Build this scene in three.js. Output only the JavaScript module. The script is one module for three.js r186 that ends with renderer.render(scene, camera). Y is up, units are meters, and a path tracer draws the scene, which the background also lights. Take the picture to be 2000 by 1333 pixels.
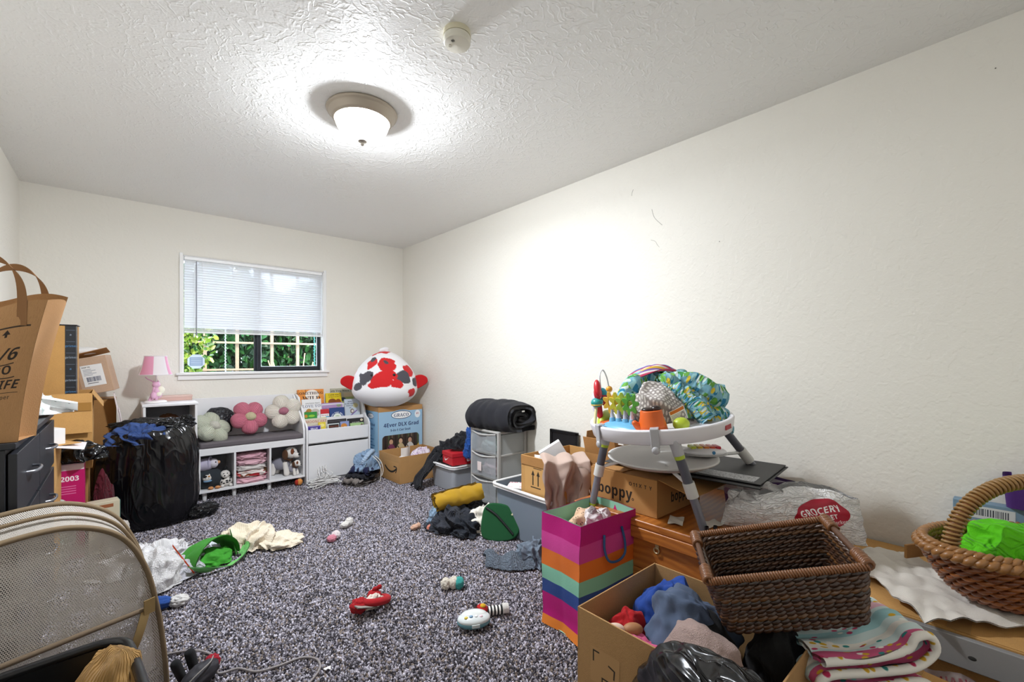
import * as THREE from 'three';
import { RoundedBoxGeometry } from 'three/addons/geometries/RoundedBoxGeometry.js';
import { mergeGeometries, mergeVertices, toCreasedNormals } from 'three/addons/utils/BufferGeometryUtils.js';
import { RectAreaLightUniformsLib } from 'three/addons/lights/RectAreaLightUniformsLib.js';
import { ImprovedNoise } from 'three/addons/math/ImprovedNoise.js';

// ------------------------------------------------------------ camera, sky, sun, exposure
RectAreaLightUniformsLib.init();
const scene = new THREE.Scene();
const renderer = new THREE.WebGLRenderer({ antialias: true });
renderer.toneMapping = THREE.LinearToneMapping;
renderer.toneMappingExposure = 1.52;
const LAMP_COL = 0xf1f7ff, LAMP_POINT = 3.5, LAMP_AREA = 235;   // the ceiling lamp: the bulb in its bowl, and what the bowl sends down
renderer.shadowMap.enabled = true;
const camera = new THREE.PerspectiveCamera(2 * Math.atan(666.5 / 868) * 180 / Math.PI, 2000 / 1333, 0.02, 100);
camera.position.set(0, 1.165, 0);
camera.rotation.y = -41.43 * Math.PI / 180;
camera.setViewOffset(2000, 1333, 0, -33.5, 2000, 1333);
scene.background = new THREE.Color().setRGB(6.2, 7.3, 9.0);      // bright daylight sky
const sun = new THREE.DirectionalLight(0xfff1d8, 5);
sun.position.set(0.95 + 4.2, 9, -7 + 3.4); sun.target.position.set(0.95, 1, -7);
sun.castShadow = true; sun.shadow.mapSize.set(2048, 2048);
Object.assign(sun.shadow.camera, { left: -6, right: 6, top: 6, bottom: -6, near: 0.5, far: 25 });
scene.add(sun, sun.target);

// ------------------------------------------------------------ helpers
const { PI, sin, cos, abs, min, max, floor, sqrt, pow, hypot } = Math;
const V3 = (x, y, z) => new THREE.Vector3(x, y, z);
const rng = (s) => () => { s = (s + 0x6d2b79f5) | 0; let t = Math.imul(s ^ (s >>> 15), 1 | s); t = (t + Math.imul(t ^ (t >>> 7), 61 | t)) ^ t; return ((t ^ (t >>> 14)) >>> 0) / 4294967296; };
const perlin = new ImprovedNoise();
const N3 = (x, y, z) => perlin.noise(x, y, z);
const fbm = (x, y, z) => N3(x, y, z) + 0.5 * N3(x * 2.1, y * 2.1, z * 2.1 + 7) + 0.25 * N3(x * 4.3, y * 4.3, z * 4.3 + 13);
const lerp = (a, b, t) => a + (b - a) * t, clamp = (x, a = 0, b = 1) => min(b, max(a, x)), sst = (x, a, b) => { const t = clamp((x - a) / (b - a)); return t * t * (3 - 2 * t); };
const used = {};
const numbered = (n) => { if (!(n in used)) { used[n] = 0; return n; } used[n]++; return n + '_' + String(used[n]).padStart(3, '0'); };
const S = (c, rough = 0.8, o = {}) => new THREE.MeshPhysicalMaterial({ color: c, roughness: rough, ...o });
function mesh(name, geo, mat, parent = scene, top) {
  const m = new THREE.Mesh(Array.isArray(geo) ? mg(geo) : geo, mat);
  m.name = parent === scene ? numbered(name) : name; m.castShadow = m.receiveShadow = true; parent.add(m); return m;
}
function tag(o, label, category, group) { o.userData.label = label; o.userData.category = category; if (group) o.userData.group = group; return o; }
function thing(name, label, category, [x, y, z] = [0, 0, 0], turn = 0, group) {
  const o = new THREE.Group(); o.name = numbered(name); scene.add(o); o.position.set(x, y, z); o.rotation.y = turn; return tag(o, label, category, group);
}
const solo = (name, label, category, geo, mat, [x, y, z] = [0, 0, 0], turn = 0, group) => { const m = mesh(name, geo, mat); m.position.set(x, y, z); m.rotation.y = turn; return tag(m, label, category, group); };
const struct = (name, geo, mat, parent) => { const m = mesh(name, geo, mat, parent); if (!parent) m.userData.kind = 'structure'; return m; };
function mg(list) {
  return mergeGeometries(list.map((g) => {
    g = g.index ? g.toNonIndexed() : g;
    for (const k of Object.keys(g.attributes)) if (!['position', 'normal', 'uv'].includes(k)) g.deleteAttribute(k);
    if (!g.attributes.uv) g.setAttribute('uv', new THREE.BufferAttribute(new Float32Array(g.attributes.position.count * 2), 2));
    g.morphAttributes = {};
    return g;
  }));
}
const bx = (w, h, d, x = 0, y = 0, z = 0, r = 0.003) => { r = min(r, w / 2.05, h / 2.05, d / 2.05); const g = r > 0.0004 ? new RoundedBoxGeometry(w, h, d, 2, r) : new THREE.BoxGeometry(w, h, d); return metric(g.translate(x, y, z)); };
function metric(g) { // uv in metres by the dominant axis of the normal
  g = g.index ? g.toNonIndexed() : g; const p = g.attributes.position, n = g.attributes.normal, uv = new Float32Array(p.count * 2);
  for (let i = 0; i < p.count; i += 3) {
    let a = 0, b = 0, c = 0; for (let k = 0; k < 3; k++) { a += n.getX(i + k); b += n.getY(i + k); c += n.getZ(i + k); } a = abs(a); b = abs(b); c = abs(c);
    for (let k = 0; k < 3; k++) { const j = i + k, x = p.getX(j), y = p.getY(j), z = p.getZ(j); const q = a >= b && a >= c ? [z, y] : b >= c ? [x, z] : [x, y]; uv[j * 2] = q[0]; uv[j * 2 + 1] = q[1]; }
  }
  g.setAttribute('uv', new THREE.BufferAttribute(uv, 2)); return g;
}
const rot = (g, x = 0, y = 0, z = 0) => { if (x) g.rotateX(x); if (y) g.rotateY(y); if (z) g.rotateZ(z); return g; };
const cyl = (r1, r2, h, x = 0, y = 0, z = 0, n = 24) => new THREE.CylinderGeometry(r1, r2, h, n).translate(x, y, z);
const lathe = (pts, n = 40) => new THREE.LatheGeometry(pts.map(([r, y]) => new THREE.Vector2(r, y)), n);
const curve = (pts, closed = false) => new THREE.CatmullRomCurve3(pts.map((p) => V3(...p)), closed, 'centripetal');
const tube = (pts, r, seg = 40, rs = 8, closed = false) => new THREE.TubeGeometry(curve(pts, closed), seg, r, rs, closed);
const rod = (a, b, r, r2 = r, n = 14) => { const A = V3(...a), B = V3(...b), d = B.clone().sub(A), g = new THREE.CylinderGeometry(r2, r, d.length(), n).translate(0, d.length() / 2, 0); g.applyQuaternion(new THREE.Quaternion().setFromUnitVectors(V3(0, 1, 0), d.normalize())); return g.translate(...a); };
const caps = (a, b, r, r2 = r) => mg([rod(a, b, r, r2), new THREE.SphereGeometry(r, 14, 10).translate(...a), new THREE.SphereGeometry(r2, 14, 10).translate(...b)]);
function blob(rx, ry, rz, { seed = 1, amp = 0, freq = 2, w = 40, h = 28, flat = -9, pow: pw = 1 } = {}) {
  const g = new THREE.SphereGeometry(1, w, h), p = g.attributes.position;
  for (let i = 0; i < p.count; i++) {
    let x = p.getX(i), y = p.getY(i), z = p.getZ(i); const d = amp ? 1 + amp * fbm(x * freq + seed * 3.1, y * freq + seed, z * freq - seed) : 1;
    if (pw !== 1) { const f = (v) => Math.sign(v) * pow(abs(v), pw); x = f(x); y = f(y); z = f(z); }
    x *= d * rx; y *= d * ry; z *= d * rz; if (y < flat) y = flat + (y - flat) * 0.05; p.setXYZ(i, x, y, z);
  }
  g.computeVertexNormals(); seam(g, w, h); return g;
}
function seam(g, w, h) { // join the normals along the seam of a sphere grid
  const n = g.attributes.normal; for (let j = 0; j <= h; j++) { const a = j * (w + 1), b = a + w, v = V3(n.getX(a) + n.getX(b), n.getY(a) + n.getY(b), n.getZ(a) + n.getZ(b)).normalize(); n.setXYZ(a, v.x, v.y, v.z); n.setXYZ(b, v.x, v.y, v.z); }
}
// a crumpled pile of cloth: a flattened dome with running folds; uv in metres seen from above
function heap(rx, h, rz, { seed = 1, fold = 0.16, k = 7, dir = 0.6, w = 110, hh = 56, lump = 0.28, sink = 0.012, sharp = 1 } = {}) {
  const g = new THREE.SphereGeometry(1, w, hh), p = g.attributes.position, uv = g.attributes.uv, q = seed * 5.37, fy = clamp(0.6 * rx / h, 0.45, 2.2);
  for (let i = 0; i < p.count; i++) {
    const x = p.getX(i), y = p.getY(i), z = p.getZ(i);
    const wx = x + 0.75 * N3(x * 1.3 + q, y * 1.3, z * 1.3), wz = z + 0.75 * N3(x * 1.3, y * 1.3 + q, z * 1.3 + 9), wy = y + 0.4 * N3(x * 1.6, y * 1.6 - q, z * 1.6);
    const ph = k * (wx * cos(dir) + wz * sin(dir)) + 3.2 * wy, ph2 = k * 0.63 * (wz * cos(dir) - wx * sin(dir)) + 2 * wy + q;
    const mo = 0.6 + 0.8 * (0.5 + N3(x * 1.8, y * 1.8 + q, z * 1.8 + 4)), f = pow(0.5 + 0.5 * sin(ph * 1.25), 2.6) * 1.05 * mo + pow(0.5 + 0.5 * sin(ph2 * 0.8), 3) * 0.32 * sharp, e = N3(x * 4 + q, y * 4, z * 4) * 0.16;
    const d = 1 + lump * fbm(x * 1.3 + q, y * 1.3, z * 1.3) + fold * (f + e - 0.45);
    let X = x * d * rx, Y = y * (1 + (d - 1) * fy) * h, Z = z * d * rz; if (Y < 0) Y = max(Y * 0.06, -sink); else Y *= 1 - 0.0 * x;
    const rr = hypot(X, Z) + 1e-5, ar = rr + max(0, h - Y); p.setXYZ(i, X, Y, Z); uv.setXY(i, X / rr * ar, Z / rr * ar);
  }
  g.computeVertexNormals(); seam(g, w, hh); return g.translate(0, sink, 0);
}
// a sheet with thickness over a grid: fn(u, v) -> [x, y, z]
function shell(nu, nv, fn, th = 0.003, su = 1, sv = 1) {
  const g = new THREE.PlaneGeometry(1, 1, nu, nv), p = g.attributes.position, uv = g.attributes.uv, n0 = p.count;
  for (let i = 0; i < n0; i++) { const u = uv.getX(i), v = uv.getY(i); p.setXYZ(i, ...fn(u, v)); }
  g.computeVertexNormals(); const n = g.attributes.normal, pos = [], nor = [], uvs = [], idx = [];
  for (const s of [1, -1]) for (let i = 0; i < n0; i++) { pos.push(p.getX(i) + n.getX(i) * th * s / 2, p.getY(i) + n.getY(i) * th * s / 2, p.getZ(i) + n.getZ(i) * th * s / 2); nor.push(n.getX(i) * s, n.getY(i) * s, n.getZ(i) * s); uvs.push(uv.getX(i) * su, uv.getY(i) * sv); }
  const I = g.index.array; for (let i = 0; i < I.length; i += 3) { idx.push(I[i], I[i + 1], I[i + 2], I[i + 2] + n0, I[i + 1] + n0, I[i] + n0); }
  const loop = []; for (let i = 0; i < nu; i++) loop.push(i); for (let j = 0; j < nv; j++) loop.push(j * (nu + 1) + nu); for (let i = nu; i > 0; i--) loop.push(nv * (nu + 1) + i); for (let j = nv; j > 0; j--) loop.push(j * (nu + 1));
  for (let i = 0; i < loop.length; i++) { const a = loop[i], b = loop[(i + 1) % loop.length]; idx.push(a, a + n0, b, b, a + n0, b + n0); }
  const o = new THREE.BufferGeometry(); o.setAttribute('position', new THREE.Float32BufferAttribute(pos, 3)); o.setAttribute('normal', new THREE.Float32BufferAttribute(nor, 3)); o.setAttribute('uv', new THREE.Float32BufferAttribute(uvs, 2)); o.setIndex(idx); return o;
}
// a cloth folded along a path of [x, y] points, running length len in z
function folded(path, len, th, { seed = 1, wob = 0.004, nu = 90, nv = 36, su = 1, sv = 1, round = 0 } = {}) {
  const c = new THREE.CatmullRomCurve3(path.map(([x, y]) => V3(x, y, 0)), false, 'centripetal'), q = seed * 3.7;
  return shell(nu, nv, (u, v) => { const p = c.getPointAt(u), e = round * pow(abs(2 * v - 1), 6); return [p.x + wob * N3(u * 9 + q, v * 5, 1), max(th * 0.5, p.y * (1 - e) + wob * N3(u * 6, v * 7 + q, 4) * 1.4), (v - 0.5) * len + wob * 2 * N3(u * 12, q, v * 2)]; }, th, su, sv);
}
const extr = (shape, depth, bev = 0.002, seg = 2) => new THREE.ExtrudeGeometry(shape, { depth, bevelEnabled: bev > 0, bevelSize: bev, bevelThickness: bev, bevelSegments: seg, curveSegments: 20 });
const shp = (pts, smooth) => { const s = new THREE.Shape(); if (smooth) { const c = new THREE.CatmullRomCurve3(pts.map(([x, y]) => V3(x, y, 0)), true, 'centripetal').getPoints(pts.length * 8); s.setFromPoints(c.slice(0, -1).map((p) => new THREE.Vector2(p.x, p.y))); } else s.setFromPoints(pts.map(([x, y]) => new THREE.Vector2(x, y))); return s; };
// ---- textures
function ctex(w, h, draw, rep) {
  const c = document.createElement('canvas'); c.width = w; c.height = h; const g = c.getContext('2d'); draw(g, w, h);
  const t = new THREE.CanvasTexture(c); t.colorSpace = THREE.SRGBColorSpace; if (rep) { t.wrapS = t.wrapT = THREE.RepeatWrapping; t.repeat.set(...rep); } return t;
}
function dtex(n, fn, rep, srgb = false) { // fn(u, v) -> number or [r, g, b], 0..1
  const d = new Uint8Array(n * n * 4);
  for (let j = 0; j < n; j++) for (let i = 0; i < n; i++) { let c = fn(i / n, j / n, i, j); if (!Array.isArray(c)) c = [c, c, c]; for (let k = 0; k < 3; k++) d[(j * n + i) * 4 + k] = clamp(c[k]) * 255; d[(j * n + i) * 4 + 3] = 255; }
  const t = new THREE.DataTexture(d, n, n); t.wrapS = t.wrapT = THREE.RepeatWrapping; t.magFilter = THREE.LinearFilter; t.minFilter = THREE.LinearMipmapLinearFilter; t.generateMipmaps = true; if (rep) t.repeat.set(...rep); if (srgb) t.colorSpace = THREE.SRGBColorSpace; t.needsUpdate = true; return t;
}
const T = (u, v, f, s = 0) => { // tiling noise on a torus
  const a = u * 2 * PI, b = v * 2 * PI, r = f / (2 * PI); return N3(cos(a) * r + s, sin(a) * r + cos(b) * r * 1.0 + s * 2, sin(b) * r + s * 3);
};
const P2 = (() => { const perm = []; const r = rng(77); for (let i = 0; i < 4096; i++) perm.push(r() * 2 - 1); const at = (x, y, p) => perm[(((x % p) + p) % p * 57 + ((y % p) + p) % p * 131) & 4095]; return (u, v, p) => { const x = u * p, y = v * p, i = floor(x), j = floor(y), f = x - i, g = y - j, s = f * f * (3 - 2 * f), t = g * g * (3 - 2 * g); return lerp(lerp(at(i, j, p), at(i + 1, j, p), s), lerp(at(i, j + 1, p), at(i + 1, j + 1, p), s), t); }; })();
const rep = (t, x, y = x) => { t = t.clone(); t.wrapS = t.wrapT = THREE.RepeatWrapping; t.repeat.set(x, y); t.needsUpdate = true; return t; };
function plate(name, w, h, tex, parent, [x, y, z], ry = 0, rough = 0.6, o = {}) { // flat print on a face that looks along +z before turning
  const m = mesh(name, new THREE.PlaneGeometry(w, h), S(0xffffff, rough, { map: tex, ...o }), parent); m.position.set(x, y, z); m.rotation.y = ry; return m;
}
const txt = (g, s, x, y, size, col = '#111', o = {}) => { g.save(); g.translate(x, y); if (o.rot) g.rotate(o.rot); if (o.sx) g.scale(o.sx, 1); g.fillStyle = col; g.font = (o.style || 'bold') + ' ' + size + 'px ' + (o.font || 'sans-serif'); g.textAlign = o.align || 'center'; g.textBaseline = 'middle'; g.fillText(s, 0, 0); g.restore(); };
const fill = (g, c, x, y, w, h) => { g.fillStyle = c; g.fillRect(x, y, w, h); };
const oval = (g, c, x, y, rx, ry = rx, r = 0) => { g.fillStyle = c; g.beginPath(); g.ellipse(x, y, rx, ry, r, 0, 7); g.fill(); };
const bars = (g, x, y, w, h, seed = 1, c = '#111') => { const r = rng(seed); let i = 0; while (i < w) { const a = 1 + r() * w / 40; fill(g, c, x + i, y, a, h); i += a + 1 + r() * w / 40; } };

// shared textures and materials
const plaster = dtex(1024, (u, v) => { const a = P2(u, v, 9), b = P2(u + a * 0.02, v, 31), c = P2(u, v + b * 0.01, 90), d = P2(u, v, 220); return 0.5 + 0.25 * sst(b + c * 0.6, -0.1, 0.35) + 0.12 * c + 0.1 * d; });
const knock = dtex(1024, (u, v) => { const w = P2(u, v, 12) * 0.03, a = P2(u * 1 + w, v + w, 26), b = P2(u + w, v - w, 60), c = P2(u, v, 150); return 0.3 + 0.5 * sst(1 - abs(a + b * 0.5) * 2.4, 0.25, 0.75) * (0.6 + 0.5 * b) + 0.08 * c; });
const kraftTex = dtex(512, (u, v) => { const a = P2(u, v, 8) * 0.03 + P2(u, v, 120) * 0.05 + P2(u, v, 500) * 0.06 + 0.02 * sin(v * 2 * PI * 96); return [0.92 + a, 0.92 + a, 0.92 + a]; }, [3, 3]);
const weaveTex = dtex(256, (u, v) => 0.5 + 0.25 * sin(u * 2 * PI * 64) * 1 + 0.25 * sin(v * 2 * PI * 64));
const fuzz = dtex(512, (u, v) => 0.5 + 0.3 * P2(u, v, 180) + 0.3 * P2(u, v, 400));
const ribs = dtex(256, (u, v) => 0.5 + 0.5 * sin(u * 2 * PI * 24));
const wrinkle = dtex(1024, (u, v) => { const w = P2(u, v, 6) * 0.06, w2 = P2(u, v + 0.3, 14) * 0.03, a = 1 - abs(P2(u + w, v * 1 + w2, 22)) * 1.5, b = 1 - abs(P2(u - w2, v + w, 50)) * 1.5; return clamp(0.6 * pow(clamp(a), 3) + 0.4 * pow(clamp(b), 3)); });
const kraft = (c = 0xb68a58) => S(c, 0.85, { map: rep(kraftTex, 3), bumpMap: rep(fuzz, 3), bumpScale: 0.0003 });
const KR = kraft(0xc3945c), KR2 = kraft(0xb5834b), KR3 = kraft(0xcf9d5c);
const cloth = (c, o = {}) => S(c, 0.95, { bumpMap: rep(fuzz, 6), bumpScale: 0.0008, sheen: 0.25, sheenRoughness: 0.6, sheenColor: new THREE.Color(c).lerp(new THREE.Color(1, 1, 1), 0.4), ...o });
const foldTex = dtex(512, (u, v) => { const w = P2(u, v, 4) * 0.09, w2 = P2(u, v + 0.4, 7) * 0.06, a = 0.5 + 0.5 * sin((u + w) * 2 * PI * 5 + P2(u, v, 5) * 5), b = 0.5 + 0.5 * sin((v + w2) * 2 * PI * 4 + P2(u, v, 6) * 6); return 0.55 * pow(a, 1.5) + 0.35 * pow(b, 2) + 0.05 * P2(u, v, 200); });
const cl = (c, o = {}) => cloth(c, { bumpMap: rep(foldTex, 4.5), bumpScale: 0.011, ...o });
const WHITE = S(0xf2f0ee, 0.45), BLACK = S(0x17181b, 0.5), BAG = S(0x0b0b0e, 0.2, { bumpMap: rep(wrinkle, 0.6, 0.5), bumpScale: 0.005 }), BAG2 = S(0x0b0b0e, 0.22, { bumpMap: rep(wrinkle, 0.35, 0.6), bumpScale: 0.006 });
// ------------------------------------------------------------ the room
const XL = -0.54, XR = 2.476, ZB = -4.73, ZF = 0.42, HC = 2.44, TH = 0.13;
const WB = { x0: 0.405, x1: 1.578, y0: 1.036, y1: 2.052 };
const wallMat = S(0xf1ede3, 0.5, { bumpMap: rep(plaster, 0.9), bumpScale: 0.0014, specularIntensity: 0.22 });
const ceilMat = S(0xf4f3f0, 0.4, { bumpMap: rep(knock, 1.2), bumpScale: 0.0026 });
const wallRight = struct('wall_right', bx(TH, HC + 0.2, ZF - ZB + 2 * TH, XR + TH / 2, HC / 2, (ZF + ZB) / 2, 0), wallMat);
struct('wall_left', bx(TH, HC + 0.2, ZF - ZB + 2 * TH, XL - TH / 2, HC / 2, (ZF + ZB) / 2, 0), wallMat);
struct('wall_front', bx(XR - XL, HC + 0.2, TH, (XL + XR) / 2, HC / 2, ZF + TH / 2, 0), wallMat);
{ const z = ZB - TH / 2, b = (x0, x1, y0, y1) => bx(x1 - x0, y1 - y0, TH, (x0 + x1) / 2, (y0 + y1) / 2, z, 0);
  struct('wall_back', [b(XL, WB.x0, -0.1, HC + 0.1), b(WB.x1, XR, -0.1, HC + 0.1), b(WB.x0, WB.x1, -0.1, WB.y0), b(WB.x0, WB.x1, WB.y1, HC + 0.1)], wallMat); }
struct('ceiling', bx(XR - XL + 2 * TH, 0.12, ZF - ZB + 2 * TH, (XL + XR) / 2, HC + 0.06, (ZF + ZB) / 2, 0), ceilMat);
const carpetTex = dtex(1024, (u, v, i, j) => { const n = P2(u, v, 330), m = P2(u, v, 480), c = clamp(0.5 + 0.5 * n + 0.35 * m); return [lerp(0.14, 0.72, c), lerp(0.12, 0.67, c), lerp(0.14, 0.71, c)]; }, [0.55, 0.55], true);
struct('floor', bx(XR - XL + 2 * TH, 0.1, ZF - ZB + 2 * TH, (XL + XR) / 2, -0.062, (ZF + ZB) / 2, 0), S(0x6b6468, 1, { map: carpetTex }));
{ // cut-pile tufts
  const tuft = new THREE.IcosahedronGeometry(1, 0).scale(0.0042, 0.0078, 0.0042), r = rng(5), sp = 0.0072;
  const x0 = XL + 0.004, x1 = XR - 0.004, z0 = ZB + 0.004, z1 = 0.02, nx = floor((x1 - x0) / sp), nz = floor((z1 - z0) / sp), spots = [];
  for (let j = 0; j < nz; j++) for (let i = 0; i < nx; i++) { const x = x0 + (i + r()) * sp, z = z0 + (j + r()) * sp; if (x * 0.661 - z * 0.75 < 0.9) continue; spots.push(x, z); }
  const im = new THREE.InstancedMesh(tuft, S(0xffffff, 0.95), spots.length / 2), o = new THREE.Object3D(), c = new THREE.Color();
  for (let i = 0; i < spots.length / 2; i++) {
    o.position.set(spots[2 * i], -0.0092 + r() * 0.003, spots[2 * i + 1]); o.rotation.set((r() - 0.5) * 1.3, r() * 6, (r() - 0.5) * 1.3); o.scale.setScalar(0.8 + r() * 0.5); o.updateMatrix(); im.setMatrixAt(i, o.matrix);
    const t = r(), k = 0.55 + 0.75 * r(); if (t < 0.3) c.setRGB(0.06 * k, 0.053 * k, 0.064 * k); else if (t < 0.62) c.setRGB(0.29 * k, 0.27 * k, 0.315 * k); else if (t < 0.86) c.setRGB(0.6 * k, 0.57 * k, 0.645 * k); else c.setRGB(0.29 * k, 0.235 * k, 0.2 * k);
    im.setColorAt(i, c);
  }
  im.name = 'carpet_pile'; im.receiveShadow = im.castShadow = true; im.userData = { label: 'flecked grey and brown cut pile carpet covering the floor', category: 'carpet', kind: 'stuff' }; scene.add(im);
}
const trimMat = S(0xf4f3f1, 0.4);
struct('baseboard_back', bx(XR - XL, 0.08, 0.012, (XL + XR) / 2, 0.04, ZB + 0.006), trimMat);
struct('baseboard_right', bx(0.012, 0.08, ZF - ZB - 0.03, XR - 0.006, 0.04, (ZF + ZB) / 2), trimMat);
struct('baseboard_left', bx(0.012, 0.08, ZF - ZB - 0.03, XL + 0.006, 0.04, (ZF + ZB) / 2), trimMat);

// ------------------------------------------------------------ window
{ const w = new THREE.Group(); w.name = 'window_1'; w.userData.kind = 'structure'; scene.add(w);
  const { x0, x1, y0, y1 } = WB, xm = 0.975, zc = ZB, fr = S(0x1c1f26, 0.45, { metalness: 0.3 });
  mesh('casing', bx(0.026, y1 - y0 + 0.02, 0.022, x0 - 0.011, (y0 + y1) / 2 + 0.008, zc + 0.004), trimMat, w);
  mesh('casing', bx(0.026, y1 - y0 + 0.02, 0.022, x1 + 0.011, (y0 + y1) / 2 + 0.008, zc + 0.004), trimMat, w);
  mesh('jamb', bx(0.012, y1 - y0, TH, x0 + 0.002, (y0 + y1) / 2, zc - TH / 2, 0.001), trimMat, w);
  mesh('jamb', bx(0.012, y1 - y0, TH, x1 - 0.002, (y0 + y1) / 2, zc - TH / 2, 0.001), trimMat, w);
  mesh('jamb', bx(x1 - x0, 0.01, TH, (x0 + x1) / 2, y1 - 0.002, zc - TH / 2, 0.001), trimMat, w);
  mesh('sill', bx(x1 - x0 + 0.1, 0.022, TH * 0.8 + 0.035, (x0 + x1) / 2, y0 - 0.008, zc + 0.032 - (TH * 0.8 + 0.035) / 2, 0.006), trimMat, w);
  mesh('apron', bx(x1 - x0 + 0.07, 0.04, 0.016, (x0 + x1) / 2, y0 - 0.04, zc + 0.008, 0.004), trimMat, w);
  const z = zc - 0.1;
  const f = (a, b, c, d, zz = z, t = 0.03) => bx(b - a, d - c, t, (a + b) / 2, (c + d) / 2, zz, 0.003);
  mesh('frame', [f(x0, x0 + 0.012, y0, y1), f(x1 - 0.014, x1, y0, y1), f(x0, x1, y1 - 0.03, y1), f(x0, xm, y0, y0 + 0.006), f(xm, x1, y0, y0 + 0.012), f(xm - 0.012, xm + 0.008, y0, y1)], fr, w);
  const sa = mesh('sliding_sash', [f(xm + 0.008, xm + 0.04, y0 + 0.012, y1 - 0.03, z + 0.022, 0.026), f(x1 - 0.044, x1 - 0.014, y0 + 0.012, y1 - 0.03, z + 0.022, 0.026), f(xm + 0.04, x1 - 0.044, y0 + 0.012, y0 + 0.045, z + 0.022, 0.026), f(xm + 0.04, x1 - 0.044, y1 - 0.06, y1 - 0.03, z + 0.022, 0.026)], fr, w);
  const gl = new THREE.MeshPhysicalMaterial({ color: 0xffffff, roughness: 0.02, transmission: 1, thickness: 0, ior: 1.5, specularIntensity: 0.4 });
  mesh('pane', new THREE.PlaneGeometry(xm - x0, y1 - y0).translate((x0 + xm) / 2, (y0 + y1) / 2, z), gl, w);
  mesh('pane', new THREE.PlaneGeometry(x1 - xm - 0.08, y1 - y0 - 0.1).translate((xm + x1) / 2 + 0.01, (y0 + y1) / 2, z + 0.022), gl, w);
  mesh('gasket', [f(xm + 0.04, xm + 0.046, y0 + 0.045, y1 - 0.06, z + 0.03, 0.014), f(x1 - 0.05, x1 - 0.044, y0 + 0.045, y1 - 0.06, z + 0.03, 0.014), f(xm + 0.04, x1 - 0.044, y0 + 0.045, y0 + 0.051, z + 0.03, 0.014)], S(0xcfd6da, 0.4), w);
  const st = mesh('sticker', extr(shp(Array.from({ length: 8 }, (_, i) => [cos(PI / 8 + i * PI / 4) * 0.068, sin(PI / 8 + i * PI / 4) * 0.068])), 0.001, 0), S(0xffffff, 0.5, { map: ctex(128, 128, (g) => { fill(g, '#cfdcea', 0, 0, 128, 128); fill(g, '#8ea4bf', 20, 30, 88, 68); for (let i = 0; i < 4; i++) fill(g, '#c2cfdf', 28, 40 + i * 14, 72, 5); }) }), w);
  { const uv = st.geometry.attributes.uv; for (let i = 0; i < uv.count; i++) uv.setXY(i, uv.getX(i) / 0.14 + 0.5, uv.getY(i) / 0.14 + 0.5); }
  st.position.set(x0 + 0.105, 1.135, z + 0.004); st.userData.label = 'pale blue octagonal sticker';
}
// mini blind, lowered over the upper part of the window
{ const b = thing('window_blind', 'white mini blind lowered over the upper half of the window', 'blind', [0, 0, ZB - 0.022]);
  const x0 = WB.x0 + 0.012, x1 = WB.x1 - 0.012, xc = (x0 + x1) / 2, w = x1 - x0, yT = 2.028, yB = 1.438, n = 27;
  const sm = S(0xf3f4f6, 0.5, { transmission: 0.28, thickness: 0 }), wm = S(0xffffff, 0.4);
  mesh('headrail', bx(w, 0.026, 0.028, xc, yT + 0.004, 0), wm, b);
  const slat = shell(2, 6, (u, v) => { const a = (v - 0.5) * 0.026; return [(u - 0.5) * w, a * 0.96, 0.0025 * cos((v - 0.5) * PI) + a * -0.28]; }, 0.0007);
  for (let i = 0; i < n; i++) { const s = mesh('slat', slat, sm, b); s.position.set(xc, yT - 0.02 - i * (yT - 0.02 - yB) / (n - 1), 0); }
  const stack = bx(w, 0.0022, 0.026, 0, 0, 0, 0.0008);
  for (let i = 0; i < 5; i++) mesh('slat', stack, wm, b).position.set(xc, yB - 0.018 - i * 0.0042, 0);
  mesh('bottom_rail', bx(w, 0.014, 0.027, xc, yB - 0.046, 0), wm, b);
  for (const x of [x0 + 0.13, x0 + 0.36, xc, x1 - 0.36, x1 - 0.13]) mesh('ladder_cord', [cyl(0.0009, 0.0009, yT - yB + 0.06, x, (yT + yB) / 2 - 0.02, 0.013, 6), bx(0.02, 0.012, 0.004, x, yB - 0.047, 0.014)], wm, b);
  mesh('wand', [cyl(0.0035, 0.0035, 0.64, x0 + 0.085, 1.69, 0.024, 10), cyl(0.006, 0.006, 0.03, x0 + 0.085, 1.375, 0.024, 10)], S(0x8d8c94, 0.25), b);
  mesh('lift_cord', [cyl(0.002, 0.002, 0.62, x0 + 0.07, 1.68, 0.026, 6), cyl(0.006, 0.004, 0.03, x0 + 0.068, 1.362, 0.026, 10)], wm, b);
}
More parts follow.
